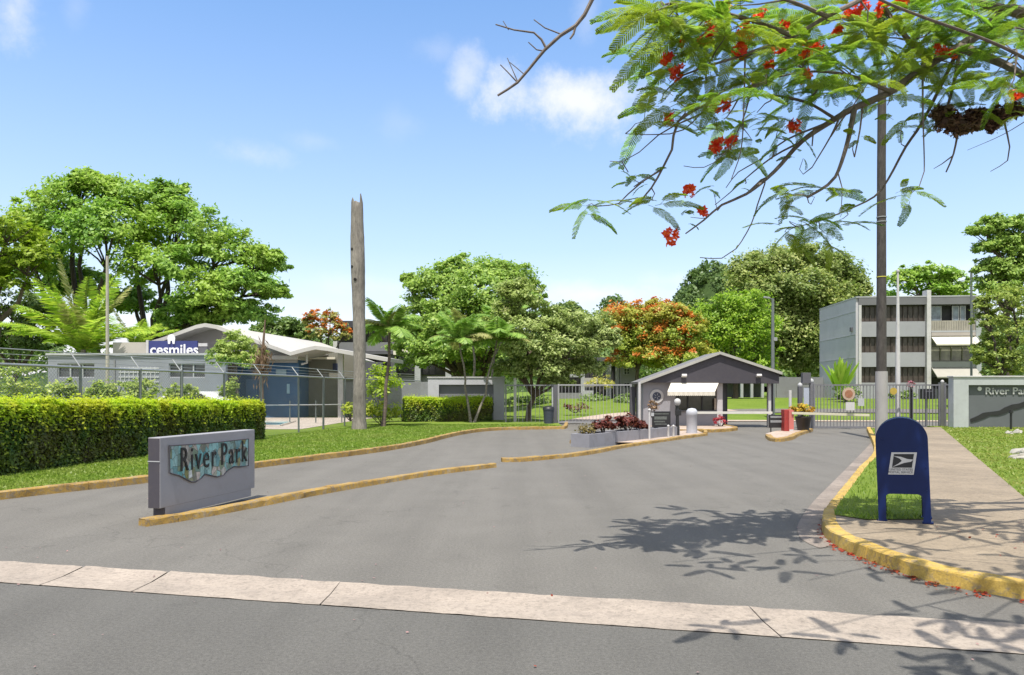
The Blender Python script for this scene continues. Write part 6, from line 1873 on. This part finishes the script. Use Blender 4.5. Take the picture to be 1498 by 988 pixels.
def flamboyant():
    r = np.random.default_rng(2024)
    tx, ty = 9.6, 9.2
    root = thing('flamboyant_tree', 'red flowering flamboyant tree reaching over the corner with feathery leaves and drooping twigs', 'tree', (tx, ty, .1))
    Q = lambda L: [np.array(P(u, v, y)) for u, v, y in L]
    fork = np.array([tx - .3, ty - .1, 2.7])
    tb = MB()
    tb.tube([(tx, ty, -.1), (tx - .05, ty, .6), (tx - .15, ty, 1.6), tuple(fork)], [.42, .31, .27, .25], 14)
    tb.build('trunk', M_LIMB, root, smooth=True)
    br = []     # (points, r0, r1)
    lead = [fork, np.array([8.3, 8.6, 3.8]), np.array([6.7, 8.0, 4.75])]
    main = lead + Q([(1498, 20, 7.6), (1440, 45, 7.5), (1404, 69, 7.4), (1360, 93, 7.3), (1303, 134, 7.25), (1250, 158, 7.2), (1222, 174, 7.2), (1173, 207, 7.1), (1133, 251, 7.0), (1092, 284, 6.9), (1056, 300, 6.9), (1030, 322, 6.85), (1003, 342, 6.8)])
    br.append((main, .15, .006))
    up = [fork, np.array([8.2, 8.0, 4.4]), np.array([6.4, 7.2, 5.6])] + Q([(1300, -30, 6.9), (1258, 0, 6.8), (1210, 24, 6.75), (1161, 53, 6.7), (1125, 67, 6.7), (1068, 87, 6.6), (1035, 97, 6.6), (1000, 110, 6.6)])
    br.append((up, .13, .008))
    L2 = [  # traced limbs and hanging twigs (pixel, pixel, metres away)
        ([(1250, 158, 7.2), (1246, 180, 7.1), (1238, 215, 7.0), (1222, 259, 6.9), (1200, 278, 6.85), (1181, 289, 6.8)], .03, .012),
        ([(1404, 69, 7.4), (1352, 174, 7.6), (1325, 215, 7.7), (1299, 263, 7.8), (1279, 288, 7.8), (1238, 308, 7.8), (1198, 324, 7.8), (1165, 332, 7.8)], .022, .005),
        ([(1350, 73, 7.3), (1350, 160, 7.2), (1352, 251, 7.1), (1345, 272, 7.1), (1332, 284, 7.1)], .012, .004),
        ([(1404, 69, 7.4), (1398, 110, 7.4), (1385, 160, 7.4), (1378, 172, 7.4)], .022, .012),
        ([(1404, 180, 7.4), (1395, 225, 7.4), (1384, 252, 7.4)], .012, .007),
        ([(1394, 228, 7.4), (1378, 240, 7.4), (1366, 247, 7.4)], .008, .003),
        ([(1469, 178, 7.3), (1477, 215, 7.3), (1474, 235, 7.3), (1449, 251, 7.3)], .01, .003),
        ([(1520, 165, 7.3), (1480, 190, 7.3), (1455, 203, 7.3), (1415, 220, 7.3)], .006, .002),
        ([(1120, 120, 6.7), (1040, 150, 6.6), (992, 178, 6.5), (983, 219, 6.5), (970, 245, 6.5), (953, 275, 6.5), (931, 300, 6.5)], .022, .007),
        ([(968, 248, 6.5), (940, 266, 6.5), (919, 284, 6.5), (905, 298, 6.5), (874, 302, 6.5)], .01, .004),
        ([(1030, 165, 6.6), (985, 185, 6.6), (963, 198, 6.6), (935, 223, 6.6), (910, 237, 6.6), (892, 236, 6.6)], .01, .003),
        ([(1040, 150, 6.7), (1000, 190, 6.7), (960, 197, 6.7), (915, 196, 6.7)], .008, .003),
        ([(1092, 284, 6.9), (1120, 260, 7.0), (1108, 300, 7.0), (1099, 328, 7.0), (1077, 364, 7.0), (1056, 378, 7.0), (1024, 377, 7.0)], .009, .004),
        ([(1173, 207, 7.1), (1130, 230, 7.1), (1090, 262, 7.1), (1068, 282, 7.1), (1046, 300, 7.1)], .012, .004),
        ([(1210, 180, 7.1), (1150, 205, 7.2), (1110, 235, 7.2), (1080, 252, 7.2), (1062, 275, 7.2)], .012, .004),
        ([(1230, 168, 7.1), (1215, 200, 7.0), (1188, 245, 7.0)], .012, .005),
        ([(1190, 190, 7.0), (1188, 214, 7.0)], .008, .006),
        ([(1262, 155, 7.2), (1258, 190, 7.2), (1250, 230, 7.2)], .01, .006),
        ([(1100, 130, 6.7), (1085, 180, 6.7), (1060, 225, 6.7), (1030, 245, 6.7), (1000, 243, 6.7)], .008, .003),
        ([(1090, 85, 6.6), (1088, 160, 6.6), (1084, 220, 6.6), (1070, 262, 6.6)], .009, .004),
        ([(1225, 250, 6.9), (1232, 275, 6.9), (1230, 310, 6.9)], .006, .003),
        ([(1404, 69, 7.4), (1470, 95, 7.2), (1510, 120, 7.0)], .05, .03),
        ([(1360, 93, 7.3), (1330, 60, 7.2), (1300, 20, 7.1), (1280, -20, 7.0)], .035, .015),
        ([(1498, 20, 7.6), (1420, 0, 7.3), (1380, -25, 7.1)], .05, .02),
        ([(1222, 174, 7.2), (1180, 150, 7.0), (1130, 140, 6.9), (1080, 145, 6.8), (1040, 170, 6.7)], .016, .005),
        ([(1303, 134, 7.2), (1240, 110, 7.1), (1180, 105, 7.0), (1130, 115, 6.9)], .022, .006),
        ([(1161, 53, 6.7), (1100, 30, 6.6), (1040, 15, 6.5), (980, 5, 6.4)], .025, .006),
        ([(1210, 24, 6.7), (1150, 0, 6.6), (1080, -15, 6.5)], .022, .008),
        # bare branch against the sky
        ([(905, -60, 5.9), (880, -25, 5.9), (866, 0, 5.9), (855, 22, 5.9), (842, 38, 5.9), (820, 52, 5.9), (797, 73, 5.9), (775, 100, 5.9), (757, 121, 5.9), (728, 140, 5.9)], .022, .009),
        ([(842, 38, 5.9), (839, 50, 5.9), (834, 57, 5.9)], .012, .008),
        ([(799, 71, 5.9), (792, 58, 5.9), (781, 48, 5.9), (752, 44, 5.9), (725, 36, 5.9)], .011, .005),
        ([(797, 75, 5.9), (785, 73, 5.9), (773, 62, 5.9)], .006, .004),
        ([(820, 50, 5.9), (797, 41, 5.9), (781, 29, 5.9)], .006, .004),
        ([(744, 44, 5.9), (736, 31, 5.9)], .004, .003),
        ([(757, 121, 5.9), (743, 106, 5.9), (732, 95, 5.9)], .006, .004),
        ([(757, 119, 5.9), (750, 103, 5.9), (742, 85, 5.9)], .005, .003),
        ([(768, 110, 5.9), (754, 98, 5.9), (745, 91, 5.9)], .004, .003),
    ]
    for L, a, b in L2: br.append((Q(L), a, b))
    bare0 = [fork, np.array([8.2, 7.8, 5.2]), np.array([5.6, 6.8, 6.2]), np.array([2.8, 6.0, 5.9])] + Q([(905, -60, 5.9)])
    br.append((bare0, .1, .022))
    # boughs that stay above and beside the picture and throw the shade on the corner
    for e in ((6.2, 6.6, 5.5), (5.2, 7.1, 5.6), (6.9, 6.0, 5.0), (2.4, 2.8, 4.9), (3.3, 4.6, 5.6), (4.6, 3.2, 5.3), (7.7, 6.4, 5.1), (5.6, 4.5, 5.5), (1.4, 3.0, 4.7), (1.2, 5.0, 5.0), (2.2, 4.3, 5.1), (4.9, 5.4, 5.4)):
        br.append((wobble(fork + np.array([-.2, -.2, .1]), e, 6, .3, r), .032, .006))
        q_ = br[-1][0]
        for k in (2, 3, 4, 5):
            if q_[k][0] / q_[k][1] > .72 or q_[k][2] > 1.75 + .56 * q_[k][1]:
                d_ = r.normal(size=3) * np.array([.5, .5, .08]) + np.array([.1, -.25, .12])
                br.append((wobble(q_[k], q_[k] + d_, 3, .08, r), .012, .003))
    allp = []
    for pts, a, b in br:
        pts = [np.array(p) for p in pts]
        if len(pts) > 2: pts = catmull3(pts, .09)
        n = len(pts)
        mb = MB(); mb.tube(pts, [a + (b - a) * (i / (n - 1)) ** .8 for i in range(n)], 8 if a > .05 else 6)
        mb.build('branch', M_LIMB, root, smooth=True)
    # leaf tufts
    tufts = [(958, 12, 6.4, 6, 1.0), (985, 40, 6.4, 6, 1.05), (955, 68, 6.5, 5, .85), (1008, 62, 6.5, 5, 1), (1048, 28, 6.6, 6, 1), (1020, 12, 6.5, 4, 1), (1085, 22, 6.7, 6, 1), (1030, 105, 6.6, 5, .9), (990, 120, 6.6, 4, .9), (955, 108, 6.6, 3, .7), (965, 145, 6.7, 4, .85), (1005, 152, 6.7, 5, .85),
             (1058, 62, 6.6, 5, 1), (1062, 130, 6.8, 5, .9), (1100, 110, 6.8, 6, .95), (1125, 45, 6.8, 5, 1), (1150, 105, 7, 6, .9), (1180, 75, 7, 6, .9), (1195, 115, 7, 6, .9), (1232, 88, 7.1, 6, .9), (1270, 62, 7.1, 6, .9), (1170, 30, 6.9, 5, .9), (1232, 22, 6.9, 5, .95), (1290, 30, 7, 6, .95), (1335, 18, 7, 6, .95), (1380, 20, 7.1, 6, 1),
             (1430, 25, 7.1, 7, 1), (1478, 15, 7.1, 6, 1), (1320, 62, 7.1, 6, .9), (1370, 60, 7.2, 6, .95), (1418, 60, 7.2, 6, .95), (1462, 70, 7.2, 6, .95), (1490, 105, 7.0, 6, 1), (1445, 105, 7.1, 5, .9), (1300, 98, 7.1, 6, .9), (1262, 118, 7.1, 5, .85), (1210, 138, 7.1, 5, .8), (1160, 145, 7, 5, .8), (1110, 165, 6.9, 4, .7), (1062, 178, 6.8, 4, .7), (1340, 95, 7.2, 5, .85), (1240, 140, 7.1, 4, .8), (1470, 135, 7, 4, .9), (1410, 95, 7.1, 4, .8),
             (1498, 50, 7, 5, 1), (1090, 60, 6.8, 4, .9), (1140, 75, 6.9, 4, .9)]
    tufts += [(u + r.normal() * 26, v - 6 + r.normal() * 16, y + .45, 5, sc * .95) for (u, v, y, n, sc) in tufts if v < 100]
    small = [(858, 301, 6.5, 7, .55), (955, 294, 6.5, 6, .55), (925, 262, 6.5, 5, .5), (948, 258, 6.5, 3, .45), (905, 238, 6.6, 2, .4), (940, 178, 6.6, 3, .75), (1045, 285, 6.9, 3, .5), (1010, 318, 6.9, 3, .45), (1150, 290, 6.8, 7, .6), (1192, 288, 6.8, 6, .6), (1165, 328, 7.7, 5, .7), (1192, 322, 7.7, 4, .7), (1148, 340, 7.7, 3, .7), (1215, 340, 7.8, 4, .7), (1190, 350, 7.8, 3, .7), (1228, 322, 7.7, 4, .6),
             (1325, 283, 7.1, 6, .55), (1345, 168, 7.5, 5, .6), (1320, 180, 7.5, 3, .55), (1390, 160, 7.4, 5, .6), (1430, 155, 7.3, 5, .65), (1068, 230, 6.9, 5, .55), (1100, 205, 6.9, 4, .6), (1135, 215, 7, 4, .5), (1090, 190, 6.9, 4, .6), (1050, 195, 6.8, 3, .6), (1150, 180, 7, 4, .6), (1175, 232, 7, 3, .45), (1480, 170, 7.2, 4, .7), (1300, 150, 7.2, 3, .6), (1385, 130, 7.3, 4, .6), (1255, 205, 7.1, 3, .5), (1240, 285, 6.9, 2, .45), (1090, 268, 7, 2, .45), (1050, 235, 6.9, 3, .5)]
    off_ = []
    # leaf tufts of the boughs above the picture, over the corner
    for (x, y, z) in ((1.5, 3.0, 4.6), (2.4, 2.8, 4.8), (3.2, 2.6, 4.9), (2.8, 3.2, 5.0), (4.6, 3.3, 5.2), (5.6, 6.3, 5.3), (6.2, 6.9, 5.2), (5.2, 7.1, 5.6), (6.7, 6.2, 5.0), (6.9, 7.5, 5.6), (4.4, 5.2, 5.4), (5.6, 4.6, 5.4), (7.6, 6.4, 5.0), (3.4, 4.6, 5.5), (4.9, 6.2, 5.4), (5.3, 5.6, 5.3), (6.0, 5.5, 5.2), (6.6, 5.3, 5.0), (5.0, 7.4, 5.9), (7.2, 7.0, 5.2), (4.5, 6.0, 5.7), (1.9, 2.6, 4.8), (2.9, 2.5, 4.8), (3.9, 2.7, 5.0), (1.7, 5.0, 5.0), (2.5, 5.1, 5.1), (3.3, 5.0, 5.1), (2.9, 4.3, 5.1), (4.0, 4.4, 5.2)):
        off_.append((x, y, z))
    lists = {0: [], 1: []}
    def twig(e, p, w):
        MB().tube(wobble(e, p, 3, .04, r), [w, w * .8, w * .6, w * .4], 5, False).build('twig', M_LIMB, root)
    def tuft(p, n, sc, young, lean):
        az0 = r.uniform(0, 2 * math.pi)
        for k in range(n):
            az = az0 + 2 * math.pi * k / n + r.normal() * .3; el = r.uniform(-.5, .45)
            d = np.array([math.cos(az) * math.cos(el), math.sin(az) * math.cos(el), math.sin(el)]) + np.array([lean, 0, 0])
            ti = int(r.integers(0, 3)) if sc > .6 else 3
            lists[young].append(place(FT[ti], p + r.normal(size=3) * .04, d, r.normal() * .35, sc * r.uniform(.85, 1.15)))
    for u, v, y, n, sc in tufts:
        n += 1; sc *= .88
        p = np.array(P(u + r.normal() * 6, v + r.normal() * 5, y + r.normal() * .3))
        tuft(p, n, sc, 1 if r.random() < .22 else 0, -.15)
        e = min((q for pts, a, b in br if a < .06 or True for q in pts), key=lambda q: np.linalg.norm(q - p))
        twig(e, p, .009)
    for u, v, y, n, sc in small:
        p = np.array(P(u, v, y)); tuft(p, n, sc * 1.15, 0 if (v > 315 or u > 1300) else (1 if r.random() < .6 else 0), 0)
        e = min((q for pts, a, b in br for q in pts), key=lambda q: np.linalg.norm(q - p))
        twig(e, p, .006)
    for p in off_:
        for q in range(2): tuft(np.array(p) + r.normal(size=3) * .22, 5, .62, 0, 0)
    for k, m in ((0, M_FL), (1, M_FLN)):
        v, f = join(lists[k]); np_obj('foliage' if k == 0 else 'young_foliage', v, f, m, root)
    # flower clusters
    fl = [(980, 346, 6.8, 1.1), (1008, 279, 6.9, 1), (975, 88, 6.5, .8), (988, 108, 6.5, .9), (1040, 44, 6.6, 1), (1032, 58, 6.6, .8), (1092, 48, 6.6, 1.1), (1083, 72, 6.6, 1.1), (980, 178, 6.6, .9), (1043, 155, 6.8, .9), (1062, 153, 6.8, .7), (1048, 213, 6.8, .8), (1070, 208, 6.8, .8), (1105, 118, 6.9, .5), (1112, 22, 6.7, .7), (1245, 18, 6.9, 1.1), (1262, 8, 6.9, 1), (1160, 186, 7, .8), (1150, 38, 6.9, .6), (1290, 14, 6.9, .8), (1180, 74, 7, 1), (1178, 112, 7, .8),
          (1375, 74, 7.2, .7), (1394, 78, 7.2, .7), (1486, 140, 7, .7), (1028, 310, 6.9, .45), (1195, 72, 7, .8), (1140, 70, 6.8, .8), (1320, 5, 7, .7), (1225, 45, 7, .6), (1000, 60, 6.6, .5), (1125, 95, 6.9, .5), (1060, 12, 6.6, .6)]
    for u, v, y, s in fl:
        c = np.array(P(u, v, y)); n = int(14 * s) + 4
        V = []
        for k in range(n):
            o = c + np.clip(r.normal(size=3), -1.3, 1.3) * .038 * s
            nn = r.normal(size=3) + np.array([0, -.6, .3]); nn /= np.linalg.norm(nn)
            a0 = np.cross(nn, r.normal(size=3)); a0 /= np.linalg.norm(a0); b0 = np.cross(nn, a0)
            PP, AX, NN = [], [], []
            for j in range(5):
                t = 2 * math.pi * j / 5
                ax = a0 * math.cos(t) + b0 * math.sin(t) + nn * .25
                PP.append(o + ax * .02); AX.append(ax); NN.append(nn + r.normal(size=3) * .25)
            V.append(leaf_quads(np.array(PP), np.array(AX), np.array(NN), np.full(5, .04), np.full(5, .03)))
        vv, ff = join(V); np_obj('flower_cluster', vv, ff, M_RFL, root)
    # dark dry clump hanging in the branches
    nb = MB()
    V = []
    for (u, v, ru, rv) in ((1385, 178, 16, 14), (1405, 184, 20, 12), (1428, 172, 14, 16), (1445, 182, 14, 10), (1462, 168, 14, 12), (1378, 165, 14, 9), (1480, 160, 16, 8)):
        c = P(u, v, 7.35); k = 7.35 / F
        V.append(lobe_leaves((c.x, c.y, c.z), (ru * k, 12 * k, rv * k), 24, 26, .055, r, .8, -1, .35))
        b = bmesh.new(); bmesh.ops.create_icosphere(b, subdivisions=2, radius=1)
        for w in b.verts:
            j = 1 + r.normal() * .12; w.co = Vector((c.x + w.co.x * ru * k * .72 * j, c.y + w.co.y * 9 * k * j, c.z + w.co.z * rv * k * .7 * j))
        nb.add([w.co[:] for w in b.verts], [[w.index for w in f_.verts] for f_ in b.faces]); b.free()
    core = nb.build('dry_clump', bark('dry clump', (.10, .06, .045)), root, smooth=True)
    vv, ff = join(V); np_obj('dry_leaves', vv, ff, LM('dry clump leaves', (.03, .019, .009), (.085, .058, .025), (.06, .05, .012), trans=.1, ns=3), core)

def catmull3(pts, step):
    ext = [2 * pts[0] - pts[1]] + list(pts) + [2 * pts[-1] - pts[-2]]
    out = []
    for i in range(1, len(ext) - 2):
        p0, p1, p2, p3 = ext[i - 1:i + 3]
        n = max(1, int(np.linalg.norm(p2 - p1) / step))
        for k in range(n):
            t = k / n
            out.append(.5 * (2 * p1 + (p2 - p0) * t + (2 * p0 - 5 * p1 + 4 * p2 - p3) * t ** 2 + (3 * p1 - p0 - 3 * p2 + p3) * t ** 3))
    out.append(pts[-1]); return out
flamboyant()
